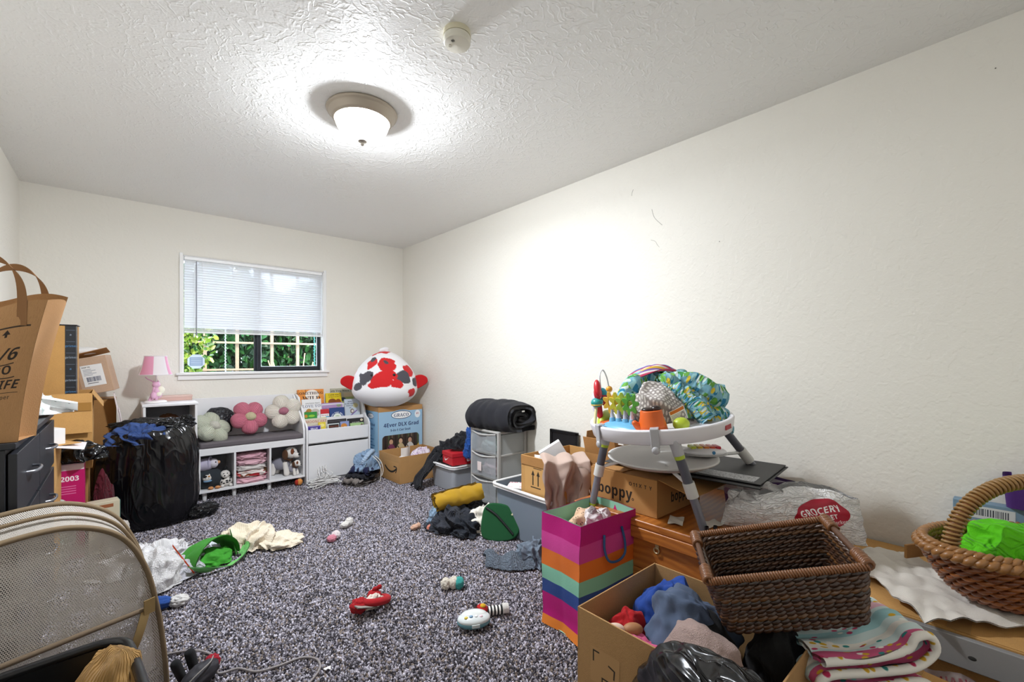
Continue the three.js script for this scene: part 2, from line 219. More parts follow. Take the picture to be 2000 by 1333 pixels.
// ------------------------------------------------------------ ceiling light and smoke detector
{ const l = thing('ceiling_light', 'flush ceiling light with frosted glass bowl and beige ridged metal rim', 'light', [0.94, HC, -2.233]);
  mesh('rim', lathe([[0.0, -0.001], [0.172, -0.001], [0.176, -0.008], [0.172, -0.016], [0.165, -0.018], [0.163, -0.024], [0.158, -0.03], [0.149, -0.043], [0.146, -0.049], [0.141, -0.05], [0.139, -0.055], [0.134, -0.056], [0.134, -0.04]], 64), S(0xb6aa9a, 0.45, { metalness: 0.25 }), l);
  mesh('lamp_glass', lathe([[0.137, -0.05], [0.134, -0.064], [0.124, -0.09], [0.104, -0.115], [0.074, -0.135], [0.04, -0.147], [0.002, -0.151]], 64), S(0xffffff, 0.25, { emissive: 0xfff8ee, emissiveIntensity: 0.58 }), l);
  mesh('finial', lathe([[0.001, -0.15], [0.022, -0.15], [0.021, -0.156], [0.008, -0.16], [0.006, -0.165], [0.009, -0.17], [0.006, -0.176], [0.001, -0.178]], 24), S(0xb9b2a8, 0.35, { metalness: 0.5 }), l);
  const p = new THREE.PointLight(LAMP_COL, LAMP_POINT); p.position.set(0, -0.074, 0); p.castShadow = true; p.shadow.radius = 2.5; p.name = 'ceiling_light_glow'; l.add(p);
  const q = new THREE.RectAreaLight(LAMP_COL, LAMP_AREA, 0.2, 0.2); q.position.set(0, -0.182, 0); q.rotation.x = -PI / 2; q.name = 'ceiling_light_down'; l.add(q);
}
{ const l = thing('smoke_detector', 'round off-white smoke detector mounted on the ceiling', 'smoke detector', [0.987, HC, -1.442]);
  mesh('mounting_plate', cyl(0.052, 0.054, 0.022, 0, -0.011, 0, 48), S(0xe3dcc0, 0.5), l);
  mesh('cover', lathe([[0.0515, -0.023], [0.053, -0.028], [0.052, -0.045], [0.047, -0.053], [0.001, -0.055]], 48), S(0xe9e5d6, 0.45), l);
  mesh('sounder_grille', [0, 1, 2, 3, 4, 5, 6].map((i) => cyl(0.0017, 0.0017, 0.002, -0.028 + (i ? 0.005 * cos(i * 1.05) : 0), -0.0555, 0.012 + (i ? 0.005 * sin(i * 1.05) : 0), 8)), S(0x44423c, 0.6), l);
  mesh('test_button', cyl(0.007, 0.007, 0.003, -0.02, -0.0555, -0.018, 20), S(0xdad6c8, 0.4), l);
}
// pencil scratches and nail holes in the right wall
{ const sm = S(0x6f6a62, 0.9), x = XR - 0.0004;
  mesh('scratch_mark', tube([[x, 2.09, -1.494], [x, 2.035, -1.476], [x, 1.975, -1.423]], 0.0009, 20, 5), sm, wallRight); mesh('scratch_mark', tube([[x, 2.251, -1.626], [x, 2.23, -1.636], [x, 2.212, -1.638]], 0.0008, 12, 5), sm, wallRight);
  mesh('scratch_mark', tube([[x, 1.9, -1.5], [x, 1.885, -1.47], [x, 1.86, -1.455], [x, 1.845, -1.442]], 0.0007, 16, 5), sm, wallRight);
  for (const [y, z] of [[1.808, -1.079], [2.259, -0.05]]) mesh('nail_hole', new THREE.SphereGeometry(0.0022, 10, 8).translate(x, y, z), sm, wallRight); }
// ------------------------------------------------------------ the garden behind the window
{ const gz = ZB - TH;
  struct('roof_eave', bx(6, 0.08, 0.62, 0.95, 2.37, gz - 0.31, 0), S(0xd8d2c6, 0.8));
  const gr = struct('ground', bx(9, 0.1, 6, 0.95, -0.35, gz - 3.02, 0), S(0x6f6a4c, 1));
  const leafG = mg([new THREE.CircleGeometry(1, 5).scale(1, 0.55, 1).rotateX(0.3), new THREE.CircleGeometry(1, 5).scale(1, 0.55, 1).rotateX(-0.3).translate(0, 0.05, 0)]);
  function bush(name, label, x, y, z, rx, ry, rz, count, size, cols, seed) {
    const b = thing(name, label, 'bush', [x, -0.3, z], 0, 'shrubs behind the window'), r = rng(seed), o = new THREE.Object3D(), c = new THREE.Color();
    const im = new THREE.InstancedMesh(leafG, S(0xffffff, 0.55, { transmission: 0.35, thickness: 0, side: THREE.DoubleSide }), count);
    for (let i = 0; i < count; i++) {
      const a = r() * 2 * PI, ce = r() * 2 - 1, rad = 0.3 + 0.72 * pow(r(), 0.6) + 0.16 * N3(cos(a) * 2 + seed, ce * 2, sin(a) * 2), s = sqrt(1 - ce * ce);
      o.position.set(cos(a) * s * rx * rad, y + 0.3 + ce * ry * rad, sin(a) * s * rz * rad); o.rotation.set(r() * 6, r() * 6, r() * 6); o.scale.setScalar(size * (0.6 + 0.8 * r())); o.updateMatrix(); im.setMatrixAt(i, o.matrix);
      c.set(cols[floor(r() * cols.length)]).multiplyScalar(0.7 + 0.6 * r()); im.setColorAt(i, c);
    }
    im.name = 'foliage'; im.userData.kind = 'stuff'; im.castShadow = im.receiveShadow = true; b.add(im);
    mesh('stem', Array.from({ length: 5 }, (_, i) => tube([[(r() - 0.5) * 0.1, 0, (r() - 0.5) * 0.1], [(r() - 0.5) * rx, (y + 0.3) * 0.5, (r() - 0.5) * rz], [(r() - 0.5) * rx * 1.5, y + 0.3, (r() - 0.5) * rz], [(r() - 0.5) * rx * 1.7, y + 0.3 + ry * 0.7, (r() - 0.5) * rz]], 0.012, 16, 6)), S(0xb9a687, 0.9), b);
    return b;
  }
  const dark = ['#1e4a22', '#2c6a2a', '#15381c', '#3f7f35'], lite = ['#6f9a2c', '#9dbb3c', '#4f7f24', '#c9cf66', '#7a9a30'];
  bush('leafy_shrub', 'yellow-green sunlit shrub close behind the window pane with the sticker', 0.15, 1.2, gz - 0.95, 0.62, 1.0, 0.42, 4200, 0.034, lite, 3);
  bush('leafy_shrub', 'dark green hedge behind the middle of the wooden trellis', 1.0, 1.1, gz - 3.0, 1.3, 1.5, 0.55, 9000, 0.07, dark, 7);
  bush('leafy_shrub', 'dark green hedge behind the end of the trellis with the bead strands', 2.9, 1.1, gz - 2.9, 1.3, 1.5, 0.55, 9000, 0.07, dark, 11);
  bush('leafy_shrub', 'mid green hedge standing behind the yellow-green shrub', -0.7, 1.0, gz - 2.6, 1.1, 1.6, 0.6, 8000, 0.06, [...dark, ...lite], 13);
  const tr = thing('trellis', 'weathered wooden garden trellis of upright posts and cross rails', 'trellis', [0, -0.3, gz - 1.7]), wd = S(0x94806a, 0.8, { map: rep(kraftTex, 2) });
  [0.78, 1.12, 1.52, 1.84, 2.16, 2.5].forEach((x) => mesh('post', bx(0.036, 2.6, 0.035, x, 1.3, 0), wd, tr));
  [0.98, 1.32, 1.66, 2.0].forEach((y) => mesh('rail', bx(2.1, 0.024, 0.022, 1.6, y, 0.029), wd, tr));
  const la = thing('stone_lantern', 'small grey stone pagoda lantern hanging among the hedge leaves', 'lantern', [0.98, 0.82, gz - 1.15]), gs = S(0x5d646d, 0.9);
  mesh('body', lathe([[0.001, 0], [0.05, 0], [0.06, 0.03], [0.035, 0.05], [0.035, 0.1], [0.045, 0.11], [0.001, 0.112]], 8), gs, la);
  mesh('roof', lathe([[0.001, 0.2], [0.012, 0.19], [0.03, 0.16], [0.075, 0.125], [0.085, 0.105], [0.001, 0.105]], 8), gs, la); mesh('post', cyl(0.03, 0.04, 1.14, 0, -0.56, 0, 10), gs, la);
  const bd = (name, label, x, z, col, n, rr, y0) => { const t = thing(name, label, 'garland', [x, y0, z], 0, 'bead strands behind the window'); const m = S(col, 0.25), g = new THREE.SphereGeometry(rr, 8, 6); mesh('hanger_string', cyl(0.0015, 0.0015, 2.33 - y0, 0, (2.33 - y0) / 2, 0, 5), S(0xdddddd, 0.6), t); for (let i = 0; i < n; i++) mesh('bead', g, m, t).position.set(0.004 * (i % 2), -i * rr * 2.2, 0); mesh('string', cyl(0.001, 0.001, n * rr * 2.2, 0, -n * rr * 1.1, 0, 5), S(0xdddddd, 0.6), t); };
  bd('bead_strand', 'strand of shiny teal beads hanging behind the sliding sash', 1.62, gz - 0.3, 0x2a9a92, 40, 0.008, 1.6);
  bd('bead_strand', 'strand of clear silvery beads hanging in front of the hedge', 0.81, gz - 0.5, 0xcdd9de, 44, 0.007, 1.6);
  solo('dry_plant', 'bare dry twig plant in front of the trellis', 'plant', Array.from({ length: 16 }, (_, i) => { const r = rng(i + 40); r(); const a = (r() - 0.5) * 0.8, b = (r() - 0.5) * 0.4, h = 0.9 + r() * 0.65; return tube([[0, 0, 0], [a * 0.3, h * 0.6, b * 0.3], [a * 0.7, h, b]], 0.006, 10, 5); }), S(0xd8bb8a, 0.8), [1.6, -0.3, gz - 1.0]);
}
// ------------------------------------------------------------ furniture under the window
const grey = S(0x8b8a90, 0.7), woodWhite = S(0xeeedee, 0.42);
{ const t = thing('cube_shelf', 'white cube shelf with grey inside standing beside the bench', 'shelf', [0.298, 0, -4.52]);
  const w = 0.335, d = 0.385, h = 0.812;
  mesh('side_panel', bx(0.016, h - 0.018, d, -w / 2 + 0.008, (h - 0.018) / 2, 0), woodWhite, t); mesh('side_panel', bx(0.016, h - 0.018, d, w / 2 - 0.008, (h - 0.018) / 2, 0), woodWhite, t);
  mesh('top', bx(w + 0.012, 0.018, d + 0.01, 0, h - 0.009, 0), woodWhite, t); mesh('shelf_board', bx(w - 0.032, 0.016, d - 0.012, 0, 0.425, 0.004), woodWhite, t); mesh('shelf_board', bx(w - 0.032, 0.016, d - 0.012, 0, 0.06, 0.004), woodWhite, t);
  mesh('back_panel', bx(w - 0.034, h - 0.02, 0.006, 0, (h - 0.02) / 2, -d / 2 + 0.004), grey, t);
}
{ const t = thing('storage_bench', 'white storage bench with three cubbies, back panel and grey cushion', 'bench', [0, 0, 0]);
  const x0 = 0.472, x1 = 1.284, zf = -4.345, zb = -4.712, zc = (zf + zb) / 2, d = zf - zb, xc = (x0 + x1) / 2, w = x1 - x0;
  mesh('bottom_board', bx(w, 0.018, d, xc, 0.076, zc), woodWhite, t); mesh('seat_board', bx(w, 0.055, d, xc, 0.398, zc), woodWhite, t);
  for (const x of [x0 + 0.008, 0.728, 0.996, x1 - 0.008]) mesh('divider', bx(0.016, 0.287, d - 0.004, x, 0.228, zc), woodWhite, t);
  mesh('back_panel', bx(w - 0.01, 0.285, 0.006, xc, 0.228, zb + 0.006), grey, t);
  mesh('back_rest', bx(w, 0.39, 0.018, xc, 0.62, zb + 0.011), woodWhite, t);
  { const s = shp([[zb, 0.425], [zf, 0.425], [zf - 0.004, 0.5], [zf - 0.03, 0.565], [zf - 0.12, 0.64], [zf - 0.22, 0.72], [zb + 0.05, 0.8], [zb, 0.81]]); const g = extr(s, 0.012, 0.002).rotateY(-PI / 2); mesh('arm_panel', g.translate(x1 - 0.001, 0, 0), woodWhite, t); }
  for (const x of [0.52, 0.728, 0.996, 1.25]) for (const z of [zf - 0.045, zb + 0.05]) mesh('leg', cyl(0.017, 0.014, 0.068, x, 0.034, z, 16), S(0xe2e1e1, 0.5), t);
  const cu = mesh('cushion', bx(w - 0.03, 0.046, d - 0.03, xc - 0.002, 0.449, zc + 0.012, 0.016), cloth(0x6b6468), t); cu.userData.label = 'grey seat cushion';
}
{ const t = thing('bookcase', 'white tiered kids bookcase with curved sides and a tip-out front', 'bookcase', [0, 0, 0]);
  const x0 = 1.29, x1 = 1.905, zf = -4.33, zb = -4.715, xc = (x0 + x1) / 2, w = x1 - x0;
  const side = [[zb, 0], [zf, 0], [zf, 0.47], [zf - 0.006, 0.515], [zf - 0.035, 0.548], [zf - 0.085, 0.57], [zf - 0.11, 0.6], [zf - 0.125, 0.65], [zf - 0.155, 0.69], [zf - 0.21, 0.715], [zf - 0.235, 0.745], [zf - 0.26, 0.785], [zb + 0.05, 0.806], [zb, 0.808]];
  for (const x of [x0 + 0.017, x1]) mesh('side_panel', extr(shp(side), 0.012, 0.002).rotateY(-PI / 2).translate(x - 0.002, 0, 0), woodWhite, t);
  const dr = mesh('tip_out_door', bx(w - 0.042, 0.318, 0.018, xc, 0.188, zf - 0.011), woodWhite, t); mesh('front_rail', bx(w - 0.04, 0.124, 0.016, xc, 0.432, zf - 0.01), woodWhite, t);
  mesh('inner_shelf', bx(w - 0.042, 0.014, 0.35, xc, 0.366, zf - 0.2), woodWhite, t);
  mesh('middle_rail', bx(w - 0.042, 0.1, 0.012, xc, 0.535, zf - 0.137), woodWhite, t); mesh('back_rail', bx(w - 0.042, 0.1, 0.012, xc, 0.655, zf - 0.245), woodWhite, t);
  mesh('back_panel', bx(w - 0.042, 0.75, 0.008, xc, 0.425, zb + 0.005), woodWhite, t); mesh('plinth', bx(w - 0.042, 0.025, 0.33, xc, 0.0135, zf - 0.19), woodWhite, t);
  mesh('tier_floor', bx(w - 0.042, 0.01, 0.11, xc, 0.49, zf - 0.2), woodWhite, t); mesh('tier_floor', bx(w - 0.042, 0.01, 0.1, xc, 0.61, zf - 0.3), woodWhite, t);
}
// ------------------------------------------------------------ picture books
function book(label, xa, xb, top, bot, z, col, draw, th = 0.012) {
  const w = xb - xa, h = max(0.05, top - bot), t = thing('picture_book', label, 'book', [(xa + xb) / 2, bot, z], 0, 'picture books in the white bookcase'); t.rotation.x = -0.16;
  mesh('pages', bx(w - 0.006, h - 0.004, th * 0.7, 0, h / 2, 0, 0.001), S(0xf4f0e4, 0.9), t);
  mesh('cover', [bx(w, h, 0.002, 0, h / 2, th / 2 - 0.001, 0.0005), bx(w, h, 0.002, 0, h / 2, -th / 2 + 0.001, 0.0005), bx(0.003, h, th, -w / 2 + 0.0015, h / 2, 0, 0.001)], S(col, 0.4), t);
  const H = 128, W_ = Math.round(H * w / h); plate('cover_print', w - 0.001, h - 0.001, ctex(min(W_, 420), H, (g, W, hh) => { fill(g, '#' + new THREE.Color(col).getHexString(), 0, 0, W, hh); draw(g, W, hh); }), t, [0, h / 2, th / 2 + 0.0006], 0, 0.35);
}
book('orange picture book with SOMETHING WILD title at the back of the bookcase', 1.312, 1.565, 0.852, 0.66, -4.668, 0xe8923a, (g, w, h) => { for (let i = 0; i < 26; i++) { g.strokeStyle = ['#b9581c', '#f3b25c', '#8c3f14'][i % 3]; g.lineWidth = 3; g.beginPath(); g.arc((i * 53) % w, (i * 37) % h, 10 + i % 9, i, i + 3.5); g.stroke(); } oval(g, '#fbf3ea', w * 0.55, h * 0.28, w * 0.26, h * 0.26); txt(g, 'SOMETHING', w * 0.47, h * 0.2, 24, '#2a1410', { font: 'serif', sx: 1.1 }); txt(g, 'WILD', w * 0.52, h * 0.48, 40, '#2a1410', { font: 'serif' }); });
book('yellow picture book with I LOVE YOU title and two brown humps', 1.576, 1.735, 0.806, 0.66, -4.648, 0xe9d021, (g, w, h) => { txt(g, 'I LOVE YOU', w / 2, h * 0.13, 17, '#3a2a12'); txt(g, 'as big as can be', w / 2, h * 0.27, 12, '#4a3a16'); oval(g, '#8a4a16', w * 0.4, h * 0.62, w * 0.26, h * 0.22); oval(g, '#9a5218', w * 0.78, h * 0.62, w * 0.18, h * 0.18); fill(g, '#c76a1e', 0, h * 0.7, w, h * 0.3); });
book('sage and beige picture book standing behind the yellow one', 1.64, 1.886, 0.85, 0.66, -4.682, 0xb9b9a4, (g, w, h) => { txt(g, 'When You Were Small', w / 2, h * 0.14, 20, '#3c4238', { font: 'serif' }); fill(g, '#cdbf9d', w * 0.55, h * 0.25, w * 0.4, h * 0.5); fill(g, '#9fb06d', w * 0.45, h * 0.5, w * 0.5, h * 0.4); oval(g, '#3c4a6a', w * 0.5, h * 0.62, w * 0.12, h * 0.1); });
book('white picture book with LOVE YOU title and two animals hugging', 1.315, 1.495, 0.766, 0.565, -4.528, 0xeceaea, (g, w, h) => { txt(g, 'you know that i', w * 0.55, h * 0.2, 11, '#777', { font: 'serif' }); txt(g, 'LOVE YOU', w * 0.56, h * 0.34, 24, '#7d7f95', { font: 'serif' }); oval(g, '#b98434', w * 0.34, h * 0.58, 17, 15); oval(g, '#c9beb4', w * 0.66, h * 0.6, 24, 15); oval(g, '#9a6c2a', w * 0.22, h * 0.72, 20, 18); oval(g, '#b8aaa0', w * 0.62, h * 0.75, 26, 16); });
book('lilac picture book wedged behind the red and the blue board books', 1.507, 1.712, 0.716, 0.56, -4.554, 0xb896c4, (g, w, h) => { txt(g, 'hello mornings', w * 0.4, h * 0.36, 17, '#6a3d70'); oval(g, '#8ea07a', w * 0.82, h * 0.2, 20, 12); });
book('red and white board book tucked beside the dark blue one', 1.476, 1.558, 0.662, 0.552, -4.506, 0xf0eeee, (g, w, h) => { fill(g, '#c8202c', 0, 0, w, h * 0.42); txt(g, 'first words', w / 2, h * 0.55, 15, '#a33'); fill(g, '#d8d44e', 0, h * 0.72, w, h * 0.16); fill(g, '#4a9cc0', w * 0.6, h * 0.66, w * 0.4, h * 0.1); });
book('dark blue picture book with a pale round moon on its cover', 1.566, 1.712, 0.668, 0.552, -4.508, 0x25437f, (g, w, h) => { oval(g, '#e9efe4', w / 2, h * 0.86, 48, 48); oval(g, '#9bb083', w / 2, h * 0.92, 34, 30); 'GOOD NIGHT WORLD'.split('').forEach((c, i, a) => { const an = -PI / 2 + (i - a.length / 2 + 0.5) * 0.16; txt(g, c, w / 2 + cos(an) * 66, h * 0.92 + sin(an) * 66, 15, '#fff', { rot: an + PI / 2 }); }); });
book('pale blue picture book with a small animal riding a purple sled', 1.722, 1.876, 0.745, 0.555, -4.52, 0xc9d3dd, (g, w, h) => { ['Baby', 'in the moon', 'I love you', 'so'].forEach((s, i) => txt(g, s, w * 0.36, h * (0.14 + i * 0.11), 12, '#39404e', { font: 'serif' })); oval(g, '#d5cf9c', w * 0.72, h * 0.36, 18, 16); oval(g, '#8b8178', w * 0.48, h * 0.66, 14, 17); oval(g, '#e7e0d8', w * 0.5, h * 0.66, 8, 9); g.strokeStyle = '#7d63a8'; g.lineWidth = 7; g.beginPath(); g.moveTo(w * 0.25, h * 0.97); g.lineTo(w * 0.82, h * 0.62); g.stroke(); });
book('bright green board book in front of the LOVE YOU book', 1.315, 1.44, 0.645, 0.55, -4.494, 0x2f8f3a, (g, w, h) => { oval(g, '#c58a22', w * 0.18, h * 0.4, 20, 22); oval(g, '#8fca3a', w * 0.6, h * 0.4, 40, 16); });
book('beige picture book with MOONCAKE title in the front rack', 1.316, 1.517, 0.588, 0.42, -4.432, 0xd9d0bd, (g, w, h) => { txt(g, 'MOONCAKE', w / 2, h * 0.18, 26, '#c48a76'); });
book('small yellow board book in the front rack', 1.425, 1.492, 0.55, 0.4, -4.4, 0xe6cf3f, (g, w, h) => { oval(g, '#f5e68a', w / 2, h * 0.2, 20, 14); });
book('purple board book with SILLY LULLABY title', 1.312, 1.436, 0.527, 0.39, -4.366, 0x3a2a86, (g, w, h) => { g.strokeStyle = '#d9c8f0'; g.lineWidth = 3; g.strokeRect(4, 4, w - 8, h - 8); txt(g, 'SILLY', w / 2, h * 0.2, 24, '#fff'); txt(g, 'LULLABY', w / 2, h * 0.4, 24, '#fff'); });
book('thin charcoal picture book lying behind the brown DOUBLE DUTCH book', 1.525, 1.71, 0.56, 0.42, -4.444, 0x2c2a2e, (g, w, h) => { fill(g, '#4a474c', 0, h * 0.1, w, 6); });
book('dark brown board book with orange lettering in the front rack', 1.5, 1.612, 0.53, 0.39, -4.372, 0xd4e0e2, (g, w, h) => { fill(g, '#2b201c', w * 0.1, h * 0.06, w * 0.86, h * 0.7); txt(g, 'DOUBLE TIMES', w * 0.53, h * 0.2, 13, '#b0502c'); });
book('blue-violet board book with an orange fox shape', 1.628, 1.716, 0.54, 0.39, -4.386, 0x8e9bc9, (g, w, h) => { oval(g, '#d58a3c', w * 0.4, h * 0.3, 26, 22); oval(g, '#f0cfae', w * 0.5, h * 0.42, 18, 12); });
book('black picture book with a small cream moon in its corner', 1.715, 1.884, 0.556, 0.42, -4.43, 0x232226, (g, w, h) => { oval(g, '#e9dcc0', w * 0.86, h * 0.16, 14, 12); txt(g, 'good night', w * 0.5, h * 0.3, 14, '#c9c6bb', { font: 'serif' }); });
book('pale green board book at the end of the front rack', 1.722, 1.858, 0.516, 0.39, -4.374, 0xa9c98e, (g, w, h) => { oval(g, '#6d5848', w * 0.86, h * 0.2, 12, 14); oval(g, '#d8e6c4', w * 0.4, h * 0.3, 30, 14); });
// ------------------------------------------------------------ things on the cube shelf
{ const t = thing('table_lamp', 'pink and white panelled table lamp with a pink kitten figure stem', 'lamp', [0.212, 0.812, -4.5], 0);
  const pk = S(0xe3b3cf, 0.4), wh = S(0xf7f3f2, 0.4);
  mesh('base', lathe([[0.001, 0], [0.07, 0], [0.073, 0.006], [0.07, 0.014], [0.06, 0.018], [0.001, 0.018]], 40), wh, t);
  const fig = mesh('figure', [blob(0.034, 0.05, 0.03, { seed: 2, amp: 0.04 }).translate(0.01, 0.08, 0), blob(0.022, 0.028, 0.024).translate(-0.012, 0.06, 0.018), blob(0.026, 0.024, 0.024).translate(0.004, 0.142, 0.004), caps([-0.018, 0.03, 0.012], [-0.01, 0.12, 0.01], 0.009), caps([0.004, 0.03, 0.02], [0.006, 0.1, 0.016], 0.009), caps([-0.035, 0.02, 0], [-0.02, 0.06, 0], 0.012), new THREE.ConeGeometry(0.009, 0.02, 10).translate(-0.01, 0.17, 0), new THREE.ConeGeometry(0.009, 0.02, 10).translate(0.018, 0.17, 0)], pk, t);
  mesh('saddle', [blob(0.026, 0.03, 0.018).translate(0.032, 0.1, 0.01), blob(0.018, 0.018, 0.012).translate(0.02, 0.07, 0.024)], S(0xf3efdc, 0.5), t);
  mesh('tail', tube([[-0.008, 0.16, 0], [-0.03, 0.178, 0.004], [-0.05, 0.19, 0.004], [-0.062, 0.205, 0]], 0.0042, 20, 8), pk, t);
  mesh('stem', cyl(0.0045, 0.0045, 0.2, 0.004, 0.26, 0, 10), wh, t); mesh('bulb', [blob(0.024, 0.032, 0.024).translate(0.004, 0.3, 0), cyl(0.013, 0.013, 0.03, 0.004, 0.262, 0)], wh, t);
  const prof = [[0.105, 0.222], [0.092, 0.262], [0.081, 0.31], [0.074, 0.35], [0.0715, 0.368]], sh = new THREE.Group(); sh.name = 'lamp_shade'; t.add(sh);
  const pm = S(0xf0a9c4, 0.8, { transmission: 0.25, thickness: 0, side: 2 }), wm = S(0xfbf7f8, 0.8, { transmission: 0.25, thickness: 0, side: 2 });
  for (let i = 0; i < 6; i++) { const g = new THREE.LatheGeometry(prof.map(([a, b]) => new THREE.Vector2(a, b)), 10, i * PI / 3 + 0.85, PI / 3); mesh('panel', g, i % 2 ? wm : pm, sh); }
  mesh('trim_ring', [new THREE.TorusGeometry(0.0715, 0.0028, 8, 48).rotateX(PI / 2).translate(0, 0.369, 0), new THREE.TorusGeometry(0.105, 0.0028, 8, 48).rotateX(PI / 2).translate(0, 0.222, 0)], wm, sh);
  mesh('spider', [rod([-0.07, 0.36, 0], [0.07, 0.36, 0], 0.0015), cyl(0.002, 0.002, 0.06, 0.004, 0.335, 0)], S(0xbbbbbb, 0.3, { metalness: 0.8 }), sh);
}
{ const t = thing('shallow_box', 'flat blush pink lidded box lying on the white cube shelf', 'box', [0.335, 0.812, -4.66]); const m = S(0xd8b2a6, 0.6);
  mesh('base', bx(0.25, 0.03, 0.09, 0, 0.015, 0), m, t); mesh('lid', bx(0.258, 0.014, 0.096, 0, 0.036, 0), S(0xe2c3b8, 0.5), t); }
{ const t = thing('plush_lion', 'brown plush lion lying inside the grey cube shelf', 'plush toy', [0.27, 0.434, -4.5]); const br = cloth(0x5b3416), tn = cloth(0xc9a46a), or = cloth(0xb9662a);
  mesh('mane', blob(0.085, 0.075, 0.06, { seed: 3, amp: 0.14, freq: 5 }).translate(0.02, 0.21, 0), br, t); mesh('body', blob(0.075, 0.09, 0.06, { seed: 4, amp: 0.06 }).translate(0.0, 0.085, -0.01), tn, t);
  mesh('face', blob(0.045, 0.038, 0.03).translate(0.0, 0.2, 0.045), tn, t); mesh('muzzle', blob(0.02, 0.016, 0.016).translate(-0.008, 0.188, 0.07), S(0xe9d9b4, 0.9), t);
  for (let i = 0; i < 4; i++) mesh('stripe', caps([-0.075, 0.17 + i * 0.012, 0.02], [-0.05, 0.175 + i * 0.012, 0.05], 0.005), or, t);
  for (const x of [-0.014, 0.018]) mesh('eye', blob(0.005, 0.005, 0.004).translate(x, 0.21, 0.072), BLACK, t); for (const x of [-0.05, 0.05]) mesh('paw', blob(0.03, 0.026, 0.04).translate(x, 0.027, 0.04), tn, t); }
// ------------------------------------------------------------ cushions on the bench
function flower(label, x, y, z, pr, cr, mp, mc, tiltX, tiltY, spin, flat, squash = 1) {
  const t = thing('flower_cushion', label, 'cushion', [x, y, z]); t.rotation.set(tiltX, tiltY, 0); const g = blob(pr * 0.74, pr * 0.76, flat, { seed: 5, amp: 0.05, freq: 1.6, w: 32, h: 22, pow: 0.88 });
  const c = pr * 0.9;
  for (let i = 0; i < 5; i++) { const a = spin + i * 2 * PI / 5, m = mesh('petal', g, mp, t); m.position.set(cos(a) * c, sin(a) * c * squash, 0); m.rotation.z = a - PI / 2; m.scale.set(1, 1, 1); }
  mesh('center', blob(cr, cr * 0.85, flat * 0.55, { seed: 6, amp: 0.03 }).translate(0, 0, flat * 0.72), mc, t); return t;
}
const cord = (c) => cloth(c, { bumpMap: rep(ribs, 1.6, 1), bumpScale: 0.006 });
flower('pink corduroy flower cushion with a cream centre leaning on the bench back', 0.868, 0.634, -4.545, 0.092, 0.046, cord(0xd9798e), cord(0xf0e2b8), -0.35, 0.2, PI / 2 + 0.63, 0.05);
flower('cream corduroy flower cushion with a pink centre beside the bookcase', 1.155, 0.662, -4.54, 0.096, 0.042, cord(0xf3eadc), cord(0xd98aa0), -0.3, -0.3, PI / 2 + 0.2, 0.052);
flower('sage green corduroy flower cushion slumped at the end of the bench', 0.585, 0.575, -4.5, 0.094, 0.05, cord(0xcfd2bd), cord(0xe6e3d4), -0.75, 0.5, 0.3, 0.05, 0.95);
solo('black_pillow', 'shiny black bag of bedding between the sage and pink flower cushions', 'pillow', blob(0.105, 0.125, 0.055, { seed: 9, amp: 0.12, freq: 1.5, pow: 0.75 }), S(0x15161c, 0.35, { bumpMap: rep(wrinkle, 1), bumpScale: 0.006 }), [0.655, 0.612, -4.625]).rotation.set(-0.2, 0.1, -0.12);
// ------------------------------------------------------------ toys in the cubbies
const pw = cloth(0xefe9e2), pg = cloth(0x9a98a4), pb = cloth(0x1b1a1d), pbr = cloth(0x5a3a24);
{ const t = thing('plush_hamster', 'lilac and white plush animal lying on its side on the penguin plush', 'plush toy', [0.54, 0.232, -4.44]); 
  mesh('body', blob(0.07, 0.052, 0.055, { seed: 2, amp: 0.04 }).rotateZ(0.12).translate(-0.01, 0.05, 0), cloth(0xc5bed2), t); mesh('face', blob(0.036, 0.04, 0.045).translate(0.045, 0.056, 0.012), cloth(0xe8e2ea), t);
  mesh('muzzle', blob(0.016, 0.015, 0.016).translate(0.078, 0.062, 0.02), cloth(0xe0a878), t); mesh('eye', blob(0.006, 0.006, 0.006).translate(0.056, 0.07, 0.05), BLACK, t); mesh('hood_rim', new THREE.TorusGeometry(0.05, 0.006, 8, 30).rotateY(1.2).translate(0.022, 0.06, 0.004), cloth(0xb3adc4), t); }
{ const t = thing('plush_penguin', 'dark grey plush penguin with orange feet in the bench cubby', 'plush toy', [0.56, 0.0855, -4.44]);
  mesh('body', blob(0.1, 0.085, 0.07, { seed: 4, amp: 0.04, flat: -0.078 }).translate(0, 0.078, 0), cloth(0x2f353b), t); for (const x of [0.0, 0.048]) mesh('foot', blob(0.019, 0.012, 0.02).translate(x, 0.013, 0.072), cloth(0xe09a62), t); }
{ const t = thing('plush_calico', 'tiny white plush cat with black and orange patches tucked in front of the penguin', 'plush toy', [0.533, 0.175, -4.362]);
  mesh('head', blob(0.03, 0.026, 0.022).translate(0, 0.01, 0), pw, t); mesh('scarf', blob(0.03, 0.01, 0.022).translate(0.004, -0.014, 0), cloth(0x7fa6c8), t); for (const x of [-0.018, 0.016]) { mesh('ear', new THREE.ConeGeometry(0.008, 0.016, 8).translate(x, 0.038, 0), x < 0 ? pb : pw, t); mesh('eye', blob(0.003, 0.003, 0.002).translate(x * 0.6, 0.012, 0.021), BLACK, t); } mesh('patch', blob(0.014, 0.01, 0.008).translate(-0.014, 0.026, 0.014), pb, t); mesh('patch', blob(0.008, 0.006, 0.005).translate(0.012, 0.026, 0.018), cloth(0xd08a3a), t); }
